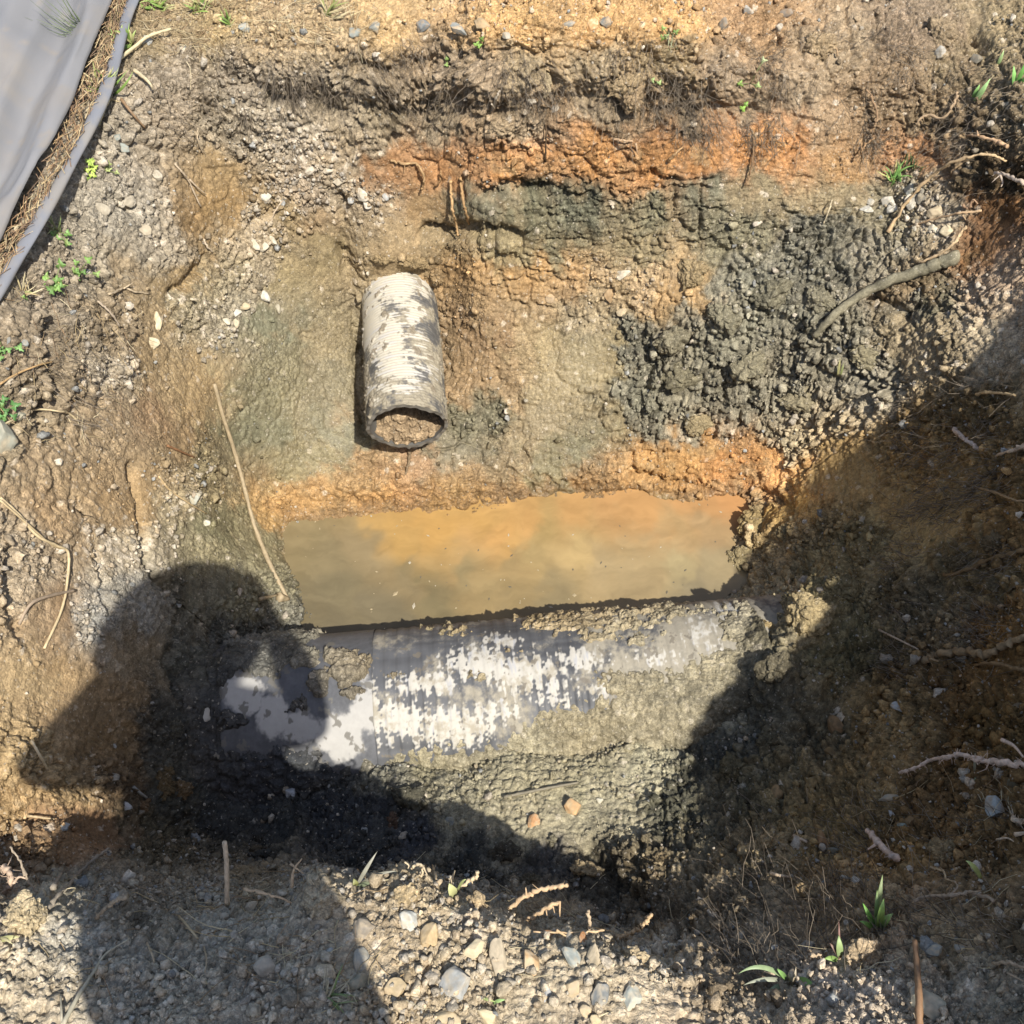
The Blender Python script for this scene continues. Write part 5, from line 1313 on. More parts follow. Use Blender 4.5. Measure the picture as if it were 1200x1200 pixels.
 ('short white root beside the chalky white stone', [(318, 264), (321, 250), (331, 235)], 2.5, 1.5, 'cdb592', (.005, .02, .005), 0, []),
 ('thin root above the brown gully in the left topsoil', [(232, 150), (232, 165), (238, 180)], 2, 1.5, 'c6ae88', (.005, .02, .005), 0, []),
 ('pale rootlets straggling on the left slope by the cream stone', [(128, 345), (145, 338), (158, 342), (175, 344)], 2.5, 2, 'd0b890', (.005, .015, .005), 3, [([(145, 338), (155, 332)], 2)]),
 ('small grey root left of the cream stones', [(114, 353), (128, 365), (140, 382)], 2.5, 2.5, 'b8a488', (.005, .02, .005), 2, []),
]
for k, (lab, pts, w0, w1, hx, lift, hairs, br) in enumerate(RT):
    root('root', lab, 'root', pts, w0, w1, hx, lift, hairs, br, group=G1, seed=k)
RT.append(('dark thin root dangling from the silt in the small pipe mouth', [(478, 519), (480, 530), (478, 545), (475, 556)], 5, 2, '8a7455', (.012, .01, .004), 3, []))
for k in (len(RT) - 1,):
    lab, pts, w0, w1, hx, lift, hairs, br = RT[k]
    root('root', lab, 'root', pts, w0, w1, hx, lift, hairs, br, group=G1, seed=k)
ST3 = [
 ('dry_stick', 'long dry stick lying down the left slope to the puddle', 'stick', [(251, 450), (262, 490), (275, 530), (286, 570), (298, 615), (316, 660), (338, 704)], 4.5, 5.5, 'b29c74', (.004, .014, .012, .004), [([(326, 700), (338, 702)], 13), ([(305, 702), (326, 697)], 5)]),
 ('straw_stalk', 'pale straw stalk standing upright on the near lip', 'straw stalk', [(266, 1060), (266, 1030), (265, 1005), (263, 987)], 4.5, 4.5, 'e0c6a0', (.005, .03, .06), []),
 ('broken_stalk', 'rust brown broken stalk upright at the bottom right', 'stalk', [(1077, 1212), (1077, 1170), (1075, 1135), (1072, 1102)], 9, 6, 'a07850', (.01, .05, .09), []),
 ('grass_stalk', 'long bent straw stalk hanging on the left slope', 'grass stalk', [(0, 583), (22, 603), (44, 628), (68, 640), (80, 648), (79, 680), (72, 715), (52, 760)], 3.5, 3, 'd6bc88', (.01, .03, .02, .005), []),
 ('grass_stalk', 'thin straw laid over the bent straw stalk on the left slope', 'grass stalk', [(0, 586), (30, 612), (60, 638), (78, 645)], 2.5, 2, 'cbb17e', (.02, .03, .01), []),
 ('twig', 'forked grey twig under the bent straw stalk', 'twig', [(22, 732), (36, 708), (60, 698), (88, 692)], 3.5, 4, 'b0987a', (.005, .03, .01), []),
 ('grass_stalk', 'buff straw across the left slope near the boulder', 'grass stalk', [(-5, 502), (20, 490), (42, 480), (70, 482), (80, 484), (90, 492)], 2.5, 2, 'd8bf8c', (.01, .03, .01), []),
 ('grass_stalk', 'tan straw above the buff one on the left slope', 'grass stalk', [(0, 450), (20, 438), (45, 428), (62, 424)], 2.5, 2, 'c99f60', (.01, .02, .01), []),
 ('twig', 'short brown twig in the mid left slope', 'twig', [(196, 522), (212, 529), (228, 536)], 3, 2, '9a6c40', (.005, .015, .005), []),
 ('grass_stalk', 'thin pale straw lying diagonally on the mid left slope', 'grass stalk', [(186, 558), (200, 575), (222, 590), (242, 602)], 2.5, 1.5, 'd0b078', (.005, .02, .005), []),
 ('grass_stalk', 'pale straw lying in the shaded bottom left', 'grass stalk', [(74, 1200), (90, 1170), (108, 1142), (124, 1118), (152, 1100)], 6, 2, 'b5ab8e', (.005, .02, .02), []),
 ('grass_stalk', 'short pale straw beside the long one, bottom left', 'grass stalk', [(73, 1205), (72, 1185), (71, 1166)], 3.5, 2, 'b9ad90', (.005, .01, .01), []),
 ('grass_stalk', 'dry straw slanting over the shaded near bank', 'grass stalk', [(210, 1074), (222, 1088), (232, 1100)], 3, 2.5, 'c3ae84', (.005, .02, .01), []),
 ('grass_stalk', 'thin straw right of the slanting one in the near shade', 'grass stalk', [(238, 1106), (242, 1124), (240, 1140)], 2, 1.5, 'b09c78', (.005, .02, .005), []),
 ('grass_stalk', 'short dull straw left of the slanting one in the near shade', 'grass stalk', [(172, 1105), (178, 1118), (181, 1128)], 2.5, 2, 'b5a07c', (.005, .02, .005), []),
 ('grass_stalk', 'straw leaning out from the left slope by the shadow', 'grass stalk', [(37, 868), (46, 884), (56, 902)], 3.5, 3, 'd8c094', (.02, .03, .005), []),
 ('grass_stalk', 'flat straw at the corner where the near shadow begins', 'grass stalk', [(32, 956), (48, 958), (64, 960)], 3, 2, 'c8ad7c', (.01, .02, .005), []),
 ('twig', 'white splinter in the black mud below the sleeve', 'twig', [(340, 898), (346, 890), (353, 886)], 3, 2.5, 'b8b4a8', (.005, .02, .005), []),
 ('twig', 'grey splinter by the tan clods on the black mud', 'twig', [(156, 922), (164, 929), (172, 935)], 4, 3, 'a09c90', (.005, .015, .005), []),
 ('straw_stalk', 'short straw stuck in the mud on the large pipe', 'straw stalk', [(617, 837), (624, 849), (632, 862)], 4, 2.5, 'd8ccb0', (.02, .015, .003), []),
 ('twig', 'thin stick lying in the lit mud before the large pipe', 'twig', [(590, 934), (620, 928), (650, 922), (678, 917)], 4, 3, '8a8068', (.003, .006, .003), []),
 ('twig', 'pale thin twig in the right rubble', 'twig', [(1030, 738), (1048, 747), (1076, 761)], 2.5, 2, 'c0a888', (.01, .02, .01), []),
 ('straw_stalk', 'short pale straw on the lower right ridge', 'straw stalk', [(903, 1023), (914, 1026), (926, 1028)], 4, 3, 'e2c49c', (.01, .02, .01), []),
 ('straw_stalk', 'small pale straw above the ribbon clod on the right ridge', 'straw stalk', [(930, 979), (938, 983), (946, 987)], 3.5, 3, 'd8ba94', (.01, .02, .01), []),
 ('grass_stalk', 'thick yellow straw from the rolled edge to the upper grass', 'grass stalk', [(118, 87), (135, 73), (160, 53), (175, 42), (200, 34)], 4.5, 3.5, 'dcc894', (.02, .03, .03), []),
 ('grass_stalk', 'short yellow straw beside the rolled edge of the sheet', 'grass stalk', [(115, 146), (121, 130), (128, 116)], 4.5, 3.5, 'd4c48c', (.01, .02, .01), []),
 ('grass_stalk', 'brown stalk running down from the left grass tuft', 'grass stalk', [(142, 116), (155, 133), (170, 150)], 4, 2.5, '9a7a54', (.02, .02, .005), []),
 ('grass_stalk', 'bent dry leaf stalk right of the left grass tuft', 'grass stalk', [(157, 82), (170, 92), (177, 100), (179, 105)], 5, 2, 'ccb88c', (.02, .04, .02), []),
 ('twig', 'brown twig lying over the straw by the rolled edge', 'twig', [(70, 130), (86, 121), (100, 113)], 3, 2.5, '6e5640', (.01, .02, .01), []),
 ('grass_stalk', 'pale straw lying over the rolled edge lower left', 'grass stalk', [(0, 282), (18, 268), (35, 254), (44, 247)], 3, 4.5, 'd8c49c', (.03, .035, .035), []),
 ('grass_stalk', 'looped thin straw over the sheet by the grass', 'grass stalk', [(104, 42), (90, 58), (82, 70), (84, 86), (92, 100), (103, 110)], 2, 2, 'b59a78', (.05, .06, .04), []),
]
for k, (nm, lab, cat, pts, w0, w1, hx, lift, br) in enumerate(ST3):
    root(nm, lab, cat, pts, w0, w1, hx, lift, 0, br, .03, 'dry stalks and twigs around the pit', M_dry, 100 + k)

# fine hair roots and straw: nobody could count them
def strands(name, ids, dirfn, lmin, lmax, rad, colfn, seed, seg=4, lift=.002):
    r = np.random.default_rng(seed); n = len(ids)
    p = P1[ids] + Nrm[ids] * lift; d = dirfn(ids, r); d /= np.linalg.norm(d, axis=1, keepdims=True)
    ln = r.uniform(lmin, lmax, n) ** 1.0
    cur = r.normal(size=(n, 3)) * .7
    V = np.empty((n, seg + 1, 3, 3))
    s1 = np.cross(d, np.array([.2, .3, .93])); s1 /= np.linalg.norm(s1, axis=1, keepdims=True) + 1e-9; s2 = np.cross(d, s1)
    for j in range(seg + 1):
        t = j / seg
        c = p + (d * t + cur * .35 * t * t) * ln[:, None] + r.normal(size=(n, 3)) * (ln * .03)[:, None]
        for k in range(3):
            a = 2.094 * k; V[:, j, k] = c + (math.cos(a) * s1 + math.sin(a) * s2) * (rad * (1 - .5 * t))
    base = (np.arange(n, dtype=np.int32) * (seg + 1) * 3)[:, None]
    fs = []
    for j in range(seg):
        for k in range(3):
            k2 = (k + 1) % 3
            fs.append(base + np.array([[j * 3 + k, j * 3 + k2, (j + 1) * 3 + k2, (j + 1) * 3 + k]], np.int32))
    F = np.concatenate(fs)
    C = np.repeat(colfn(r, n), (seg + 1) * 3, 0)
    return add(name, mesh_from(name, V.reshape(-1, 3), F, True, np.clip(C, .01, .8)), M_dry)
def pick(dens, n, seed):
    r = np.random.default_rng(seed)
    dxa = np.gradient(gx); dya = np.gradient(gy)
    w = (dya[:, None] * dxa[None, :]).ravel() / np.maximum(Nrm[:, 2], .12) * dens
    return r.choice(len(w), n, p=w / w.sum())
def band(x0, x1, y0, y1, soft=12):
    return sstep(x0 - soft, x0 + soft, PX) * (1 - sstep(x1 - soft, x1 + soft, PX)) * sstep(y0 - soft, y0 + soft, PY) * (1 - sstep(y1 - soft, y1 + soft, PY))
pat = sstep(.0, .5, fbm(P0f, .12, 131, 3, .6))
hd = (band(280, 720, 55, 130) + .9 * band(720, 1190, 40, 170) + .5 * band(1000, 1200, 150, 240) + .5 * band(1050, 1200, 450, 800) + .5 * band(850, 1200, 950, 1150) + .3 * band(180, 420, 90, 170) + .25 * band(40, 130, 400, 520)) * (.08 + pat) * inview
def hdir(ids, r): return Nrm[ids] * r.uniform(.3, 1.0, (len(ids), 1)) + np.array([0, 0, -1.0]) * r.uniform(.3, 1.2, (len(ids), 1)) + r.normal(size=(len(ids), 3)) * .35
o = strands('fine_roots', pick(hd, 5200, 301), hdir, .02, .085, .0008, lambda r, n: np.array([.15, .12, .085])[None] * r.uniform(.3, 2.0, (n, 1)), 302)
tag(o, 'fine dark hair roots hanging from the topsoil along the rim', 'fine roots', kind='stuff')
sd_ = (1.5 * band(150, 430, -60, 40, 16) + .25 * band(180, 420, 30, 70, 14) + .16 * band(0, 150, 340, 520, 16) + .10 * band(0, 420, 1040, 1200) + .10 * band(1000, 1200, 900, 1200) + .05 * band(430, 800, 1040, 1200)) * inview * (.2 + pat)
def sdir(ids, r):
    q = r.normal(size=(len(ids), 3)); q -= Nrm[ids] * (q * Nrm[ids]).sum(1, keepdims=True); return q / np.linalg.norm(q, axis=1, keepdims=True) + Nrm[ids] * .12
o = strands('straw', pick(sd_, 2400, 303), sdir, .02, .085, .0010, lambda r, n: np.array([[.42, .32, .17], [.30, .21, .11], [.50, .42, .26], [.24, .16, .09]])[r.integers(0, 4, n)] * r.uniform(.8, 1.2, (n, 1)), 304, lift=.004)
tag(o, 'dry yellow straw and grass litter on the banks', 'straw', kind='stuff')

# ------------------------------------------------------------------ the grey ground sheet
EP = [(160, -120), (145, -60), (130, 0), (112, 60), (86, 120), (59, 182), (24, 246), (-16, 310), (-66, 400), (-126, 500)]
E3 = smooth_path([at_z(x, y, .035) for x, y in EP], 12)
tgE = np.gradient(E3, axis=0); tgE[:, 2] = 0; tgE /= np.linalg.norm(tgE, axis=1, keepdims=True)
outE = np.stack([tgE[:, 1], -tgE[:, 0], np.zeros(len(E3))], 1)
outE *= np.sign((outE @ np.array([-1.0, 0.3, 0])))[:, None]
vv = np.concatenate([np.linspace(0, .7, 110), np.linspace(.72, 1.6, 30)])
nE = len(E3)
tt = np.linspace(0, 1, nE)[:, None] * np.ones((1, len(vv))); Vg = np.ones((nE, 1)) * vv[None]
wob = np.sin(tt * 7 + 1) * .02 + np.sin(tt * 17) * .008
def ridge(c, w): return np.exp(-((Vg - c - wob) / w) ** 2)
zf = .016 + .24 * Vg + .028 * ridge(.035, .03) - .022 * ridge(.10 + .02 * tt, .03) + .034 * ridge(.20 + .05 * tt, .05) - .030 * ridge(.30 + .08 * tt, .030) + .030 * ridge(.42 + .04 * tt, .05) - .02 * ridge(.55, .05) + .012 * ridge(.155, .012) + .006 * np.sin(Vg * 60 + tt * 9) * (Vg > .05) * .4
edge = .006 * np.sin(tt * 23) * (Vg < .02)
SP = E3[:, None, :] + outE[:, None, :] * (Vg + edge)[..., None]
SP[..., 2] = .02 + zf
SPf = SP.reshape(-1, 3).astype(F32)
SP = SP.reshape(-1, 3); SP[:, 2] += .006 * fbm(SPf, .16, 141, 5, .6) - .006 * np.abs(fbm(SPf + F32(4), .22, 146, 3, .5)) ** .6
ii = np.arange(nE * len(vv), dtype=np.int32).reshape(nE, len(vv))
FS = np.stack([ii[:-1, :-1], ii[1:, :-1], ii[1:, 1:], ii[:-1, 1:]], -1).reshape(-1, 4)
sheetc = np.array([.19, .185, .182])[None] * (1 + .05 * fbm(SPf, .2, 142, 3))[:, None]
dust = sstep(.1, .7, fbm(SPf, .16, 143, 4, .6) + .25 * (1 - Vg.ravel() / .4))[:, None] * .5
dust = np.maximum(dust, .7 * sstep(.42, .6, fbm(SPf, .03, 147, 4, .7))[:, None])
sheetc = sheetc * (1 - dust) + np.array([.22, .195, .165]) * dust
M_sheet, nt, b = mat_base('woven_sheet')
at = N(nt, 'ShaderNodeAttribute', attribute_name='Col'); L(nt, at.outputs['Color'], b.inputs['Base Color'])
b.inputs['Roughness'].default_value = .55; b.inputs['Specular IOR Level'].default_value = .35
geo = N(nt, 'ShaderNodeNewGeometry'); nz = N(nt, 'ShaderNodeTexNoise', Scale=500.0, Detail=2.0); L(nt, geo.outputs['Position'], nz.inputs['Vector'])
bp = N(nt, 'ShaderNodeBump', Strength=.2, Distance=.001); L(nt, nz.outputs['Fac'], bp.inputs['Height']); L(nt, bp.outputs['Normal'], b.inputs['Normal'])
sroot = empty('ground_sheet', tuple(E3[nE // 2] * [1, 1, 0]))
tag(sroot, 'grey woven plastic sheet with folds and a rolled edge on the upper left bank', 'plastic sheet')
so_ = add('fabric', mesh_from('fabric', to_local(sroot, SP), FS, True, np.clip(sheetc, .02, .7)), M_sheet, sroot)
md = so_.modifiers.new('thick', 'SOLIDIFY'); md.thickness = .0025; md.offset = 0
HPX = [(186, -60), (166, -22), (152, 10), (143, 40), (132, 80), (119, 118), (102, 156), (83, 192), (61, 232), (39, 270), (17, 308), (-3, 344), (-40, 400), (-90, 480)]
hpath = smooth_path([at_z(x, y, .024) for x, y in HPX], 8)
tgh = np.gradient(hpath, axis=0); tgh /= np.linalg.norm(tgh, axis=1, keepdims=True)
hs = np.cross(tgh, [0, 0, 1.0]); hs /= np.linalg.norm(hs, axis=1, keepdims=True)
nh = len(hpath); ang = np.linspace(0, 2 * math.pi, 28, endpoint=False)
wv = .0165 + .002 * np.sin(np.linspace(0, 21, nh))
HV = hpath[:, None, :] + (hs[:, None, :] * (np.cos(ang) * 1.0)[None, :, None] * wv[:, None, None]) + np.array([0, 0, 1.0]) * (np.sin(ang) * .009)[None, :, None] * (1 + .2 * np.sin(np.linspace(0, 33, nh)))[:, None, None]
hi_ = np.arange(nh * 28, dtype=np.int32).reshape(nh, 28); hj = np.roll(hi_, -1, 1)
HF = np.stack([hi_[:-1], hj[:-1], hj[1:], hi_[1:]], -1).reshape(-1, 4)
hvf = HV.reshape(-1, 3).astype(F32)
hc = np.array([.17, .172, .182])[None] * (1 + .08 * fbm(hvf, .1, 144, 3))[:, None]
hd2 = sstep(-.2, .5, fbm(hvf, .06, 145, 5, .7))[:, None] * .7
hc = hc * (1 - hd2) + np.array([.24, .215, .18]) * hd2
add('rolled_edge', mesh_from('rolled_edge', to_local(sroot, HV.reshape(-1, 3)), HF, True, np.clip(hc, .02, .7)), M_sheet, sroot)
# straw caught between sheet and rolled edge
r = np.random.default_rng(77)
pcs = []
for _ in range(1100):
    i = r.integers(0, nE - 1); e = E3[i]; hidx = np.argmin(((hpath[:, :2] - e[:2]) ** 2).sum(1)); g = hpath[hidx]
    u = r.uniform(-.06, .95); c0 = e * (1 - u) + g * u; c0[2] = .022 + r.uniform(0, .022)
    a = r.normal(size=3); a[2] *= .25; a = a / np.linalg.norm(a) * .6 + tgE[i] * r.choice([-1, 1]) * .9
    ln = r.uniform(.012, .06)
    q = np.array([c0 - a * ln / 2, c0 + [0, 0, r.uniform(0, .006)], c0 + a * ln / 2])
    V, F4, F3 = tube(q, [.0009, .0010, .0006], 4)
    pcs.append((V, F4, F3, np.array([[.36, .24, .12], [.28, .17, .09], [.48, .37, .20], [.20, .13, .08]])[r.integers(0, 4)] * r.uniform(.8, 1.2)))
V, Fs, C = merge(pcs)
o = add('straw_litter', mesh_from('straw_litter', V, Fs, True, C), M_dry)
tag(o, 'rusty straw litter caught between the grey sheet and its rolled edge', 'straw', kind='stuff')

# ------------------------------------------------------------------ green plants
def blade(base, tip, width, bend, n=8, col=(.10, .2, .04), fold=.25, r=None):
    """a grass blade or narrow leaf from base to tip"""
    base = np.array(base); tip = np.array(tip)
    t = np.linspace(0, 1, n)
    mid = (base + tip) / 2 + bend
    c = ((1 - t) ** 2)[:, None] * base + (2 * t * (1 - t))[:, None] * mid + (t ** 2)[:, None] * tip
    d = np.gradient(c, axis=0); d /= np.linalg.norm(d, axis=1, keepdims=True) + 1e-9
    view = CAM - c; view /= np.linalg.norm(view, axis=1, keepdims=True)
    s = np.cross(d, view + np.array([.2, .1, .3])); s /= np.linalg.norm(s, axis=1, keepdims=True) + 1e-9
    nn = np.cross(s, d)
    w = width * np.clip(np.sin(np.pi * (.12 + .88 * t) ** .8), .03, 1)
    V = np.stack([c - s * w[:, None] / 2 + nn * (w * fold)[:, None], c, c + s * w[:, None] / 2 + nn * (w * fold)[:, None]], 1).reshape(-1, 3)
    F = []
    for i in range(n - 1):
        for k in (0, 1): F.append((i * 3 + k, i * 3 + k + 1, i * 3 + 4 + k, i * 3 + 3 + k))
    col = np.array(col)
    return V, np.array(F, np.int32), np.zeros((0, 3), np.int32), np.clip(col[None] * np.linspace(.8, 1.15, n).repeat(3)[:, None], .01, .8)
def lobed(center, size, rt, upv, tw, r, col):
    """a cut, lobed leaf lying roughly across the line of sight"""
    k = 15; a0 = r.uniform(0, 6.28)
    a = np.linspace(0, 2 * math.pi, k * 2, endpoint=False)
    rr = size * (.62 + .22 * np.cos(a * 3 + .4) + .16 * np.cos(a * 7 + a0)) * (1 - .35 * np.exp(-((a - math.pi) / .4) ** 2)) * r.uniform(.85, 1.1, k * 2)
    tl = r.normal(size=2) * .35
    P = [np.array(center)]
    for x, R_ in zip(a, rr):
        u, v = math.cos(x + a0) * R_, math.sin(x + a0) * R_
        P.append(center + rt * u + upv * v + tw * (u * tl[0] + v * tl[1] - .12 * R_))
    n = len(P) - 1
    F3 = [(0, 1 + i, 1 + (i + 1) % n) for i in range(n)]
    c = np.tile(col, (len(P), 1)) * r.uniform(.8, 1.2, (len(P), 1))
    return np.array(P), np.zeros((0, 4), np.int32), np.array(F3, np.int32), c
def plant(name, label, cat, px, py, parts, seed, group=None, mat=None):
    r = np.random.default_rng(seed + 5000)
    pcs = []; rt, upv, tw = orient(px, py); k = px_size(px, py, 1); org = hit(px, py, -.002)
    for p in parts:
        if p[0] == 'blade':   # dx0 dy0 dx1 dy1 width lift bend col
            _, x0, y0, x1, y1, w, lf, bd, col = p
            b0 = org + (rt * x0 - upv * y0) * k; b1 = org + (rt * x1 - upv * y1) * k + tw * lf
            pcs.append(blade(b0, b1, w * k, tw * lf * .6 + upv * bd * k, 9, alb(col), .2, r))
        else:                 # lobed dx dy size lift col
            _, x0, y0, s, lf, col = p
            c = org + (rt * x0 - upv * y0) * k + tw * lf
            q = np.array([org + (rt * x0 * .1) * k, (org + c) / 2 + tw * .004, c]); V, F4, F3 = tube(q, .0008, 4)
            pcs.append((V, F4, F3, alb('7f8a4a')))
            pcs.append(lobed(c, s * k, rt, upv, tw, r, alb(col)))
    V, Fs, C = merge(pcs)
    o = add(name, mesh_from(name, V - org, Fs, True, np.clip(C, .005, .8)), mat or M_leaf); o.location = org
    md = o.modifiers.new('thick', 'SOLIDIFY'); md.thickness = .0005
    tag(o, label, cat, group); return o
def tuft(n, spread, hmin, hmax, lean, seed, cols, w=2.2, lift=.05):
    r = np.random.default_rng(seed); out = []
    for _ in range(n):
        a = r.uniform(-1, 1) * spread + lean; h = r.uniform(hmin, hmax)
        out.append(('blade', r.normal() * 4, r.normal() * 3, math.sin(a) * h, -math.cos(a) * h, w * r.uniform(.4, .95), lift * r.uniform(.3, 1.2), r.uniform(-8, 8), cols[r.integers(0, len(cols))]))
    return out
GR = ['8fae3c', '7fa03a', 'a5b45a', '6e8c30', 'b5ae6a']
DRY = ['c8b47c', 'b9a068', '9aa050', 'd2c08c']
def cluster(n, rad, s0, s1, seed, cols, lift=.02):
    r = np.random.default_rng(seed)
    return [('lobed', r.normal() * rad, r.normal() * rad, r.uniform(s0, s1), lift * r.uniform(.4, 1.3), cols[r.integers(0, len(cols))]) for _ in range(n)]
LG = ['86b048', '7aa444', '98b856', '6c9440']
GP = 'small green weeds on the left bank'
plant('weed', 'largest bright green lobed weed on the left bank', 'weed', 64, 332, cluster(15, 8, 5, 8, 1, LG) + tuft(3, 1, 10, 18, 2.2, 2, GR, 2, .02), 1, GP)
plant('weed', 'green lobed weed just right of the largest one', 'weed', 92, 320, cluster(8, 6, 4.5, 6.5, 3, LG), 2, GP)
plant('weed', 'yellow-green weed beside the rolled edge, upper one', 'weed', 108, 195, cluster(7, 6, 5, 7, 4, ['b5d23c', 'c3d84c', 'a5c83c']), 3, GP)
plant('weed', 'small faded weed right of the yellow-green one', 'weed', 128, 201, cluster(5, 5, 3.5, 5, 5, ['b5c06c', 'a8b45c']), 4, GP)
plant('weed', 'leafy weed with wiry stems below the rolled edge', 'weed', 68, 272, cluster(6, 7, 4, 6.5, 6, ['86b04c', '9cb45c', '7aa84a']) + tuft(9, 1.4, 14, 32, -.6, 7, ['7a8a4c', 'a8a868', '8a9a50'], 1.4, .03), 5, GP)
plant('weed', 'green weed at the left edge above the boulder', 'weed', 4, 482, cluster(12, 8, 5, 8, 8, ['5f9444', '588a3e', '709e4c'], .03), 6, GP)
plant('weed', 'small green weed highest at the left edge', 'weed', 4, 408, cluster(9, 7, 4, 7, 9, ['6c9c48', '7ca850'], .03), 7, GP)
plant('weed', 'sprouting dry weed below the largest lobed one', 'weed', 30, 345, tuft(12, 1.5, 10, 26, .3, 10, DRY, 1.8, .02) + cluster(3, 5, 3, 4, 11, LG), 8, GP)
plant('grass_tuft', 'green and dry grass tuft over the rolled edge of the sheet', 'grass tuft', 125, 108, tuft(24, 1.3, 15, 40, -.2, 12, GR + DRY, 3.6, .05) + tuft(4, .8, 10, 24, 2.4, 13, DRY, 4, .02), 9, 'grass tufts by the sheet')
plant('grass_tuft', 'wispy grass tuft leaning over the grey sheet', 'grass tuft', 104, 46, tuft(26, .55, 20, 75, -.95, 14, ['6c7a50', '5a6840', '7c8a58', '545c40'], .9, .05), 10, 'grass tufts by the sheet')
plant('grass_tuft', 'short leafy grass tuft at the top beside the sheet', 'grass tuft', 148, 52, tuft(16, 1.4, 8, 24, -.6, 15, GR, 4.2, .03), 11, 'grass tufts by the sheet')
plant('grass_tuft', 'green grass clump at the top edge of the photo, left of others', 'grass tuft', 186, 8, tuft(26, 1.6, 8, 26, 0, 16, GR, 3.2, .03), 12, 'grass tufts along the far bank')
plant('grass_tuft', 'green grass clump at the top edge, second from the sheet', 'grass tuft', 232, 12, tuft(26, 1.6, 8, 28, .3, 17, GR + DRY, 3, .03), 13, 'grass tufts along the far bank')
plant('grass_tuft', 'pale dry grass fan on the far bank straw', 'grass tuft', 385, 18, tuft(16, 1.2, 14, 40, .7, 18, DRY, 2.4, .03), 14, 'grass tufts along the far bank')
plant('grass_tuft', 'small green sprig on the far bank beside dry straw', 'grass tuft', 268, 28, tuft(10, 1.3, 6, 18, 0, 19, GR, 2.6, .02), 15, 'grass tufts along the far bank')
plant('sprout', 'round green leaf sprout on the far bank lip', 'sprout', 563 - 0, 48, cluster(3, 4, 4, 6, 20, ['8fb83c']), 16)
plant('sprout', 'tiny green leaf hanging below the lip at the left centre', 'sprout', 524, 72, cluster(3, 4, 3, 5, 21, ['8fae4c']), 17)
plant('sprout', 'two green leaves in the topsoil rim, centre right', 'sprout', 784, 40, cluster(4, 5, 4, 6, 22, ['8fb04a', 'a5b86a']) + tuft(5, .6, 10, 26, 2.9, 23, ['8a8a58'], 1.5, .02), 18)
plant('sprout', 'light green pair of leaves high on the topsoil face', 'sprout', 766, 95, cluster(2, 5, 3.5, 4.5, 24, ['a8c06a']), 19)
plant('sprout', 'pale green leaves in the topsoil right of centre', 'sprout', 878, 98, [('lobed', -10, 0, 5, .02, '9cc04a'), ('lobed', 10, 2, 5, .02, 'b0c46c'), ('lobed', 14, -25, 5, .02, 'c4cc8c')], 20)
plant('sprout', 'single bright leaf low in the topsoil right of centre', 'sprout', 871, 127, [('lobed', 0, 0, 5.5, .015, '9cca3c'), ('lobed', 3, -5, 4, .015, '8cba3c')], 21)
plant('grass_tuft', 'green grass tuft growing in the cobble nest', 'grass tuft', 1048, 212, tuft(20, 1.5, 8, 26, .2, 25, ['7fb04a', '6ea040', 'c0b860', '8cb850'], 2.4, .04), 22)
plant('grass_tuft', 'dark green grass tuft behind the nest in shadow', 'grass tuft', 1066, 196, tuft(12, 1.3, 8, 20, .4, 26, ['4a5c30', '566838'], 2, .03), 23)
plant('sprout', 'bright narrow leaf at the upper right topsoil', 'leaf', 1144, 112, [('blade', 0, 6, 12, -18, 6, .03, 0, 'a8d47c'), ('blade', -3, 2, 2, -12, 5, .02, 0, '8cc05c'), ('blade', -2, 6, 16, -22, 1.6, .03, 4, 'c8b888')], 24)
plant('sprout', 'green leaves at the right edge near the top', 'leaf', 1192, 92, [('blade', 0, 6, 8, -22, 5, .03, 0, '7cc04c'), ('blade', -2, 8, -6, -14, 5, .02, 0, '8ccc5c'), ('blade', 2, 8, 14, -8, 4, .03, 0, '6cb044')], 25)
plant('sprout', 'pale leaf blades at the top right corner', 'leaf', 1170, 72, [('blade', 0, 4, 4, -12, 4, .02, 0, 'b0cc7c')], 26)
plant('grass_tuft', 'grass sprouting in the dark clods beside the muddy root', 'grass tuft', 982, 434, [('blade', 0, 6, 2, -14, 3, .02, 0, 'a8a060'), ('blade', 3, 6, 6, -8, 2.5, .02, 0, '8c9450')], 27)
# the two larger plants low on the right: stem and every leaf a part
def leafy(name, label, cat, px, py, blades, group=None):
    org = hit(px, py, -.004); rt, upv, tw = orient(px, py); k = px_size(px, py, 1)
    root_ = empty(name, tuple(org)); tag(root_, label, cat, group)
    for (x0, y0, x1, y1, w, lf, bd, col, nm) in blades:
        b0 = (rt * x0 - upv * y0) * k; b1 = (rt * x1 - upv * y1) * k + tw * lf
        V, F4, F3, C = blade(b0 + org, b1 + org, w * k, tw * lf * .7 + upv * bd * k, 12, alb(col), .2)
        o = add(nm, mesh_from(nm, V - org, F4, True, C), M_leaf, root_)
        md = o.modifiers.new('thick', 'SOLIDIFY'); md.thickness = .0006
    return root_
leafy('leafy_plant', 'upright bright green plant with long leaves on the lower right bank', 'plant', 1027, 1086, [
    (0, 0, 14, -56, 6.5, .05, 4, '98a868', 'leaf'), (0, 0, 6, -40, 5.5, .05, 2, '8ca858', 'leaf'), (-2, 2, -12, -26, 6, .03, 2, '7cb838', 'leaf'), (4, 2, 20, -14, 8, .03, 4, '9cc05c', 'leaf'), (2, 0, 12, -30, 8, .06, 0, 'a8d058', 'leaf'), (-3, 4, -18, -6, 5, .02, 4, '8cbc44', 'leaf'), (0, 4, 2, -24, 3, .03, 0, 'b8c878', 'stem')])
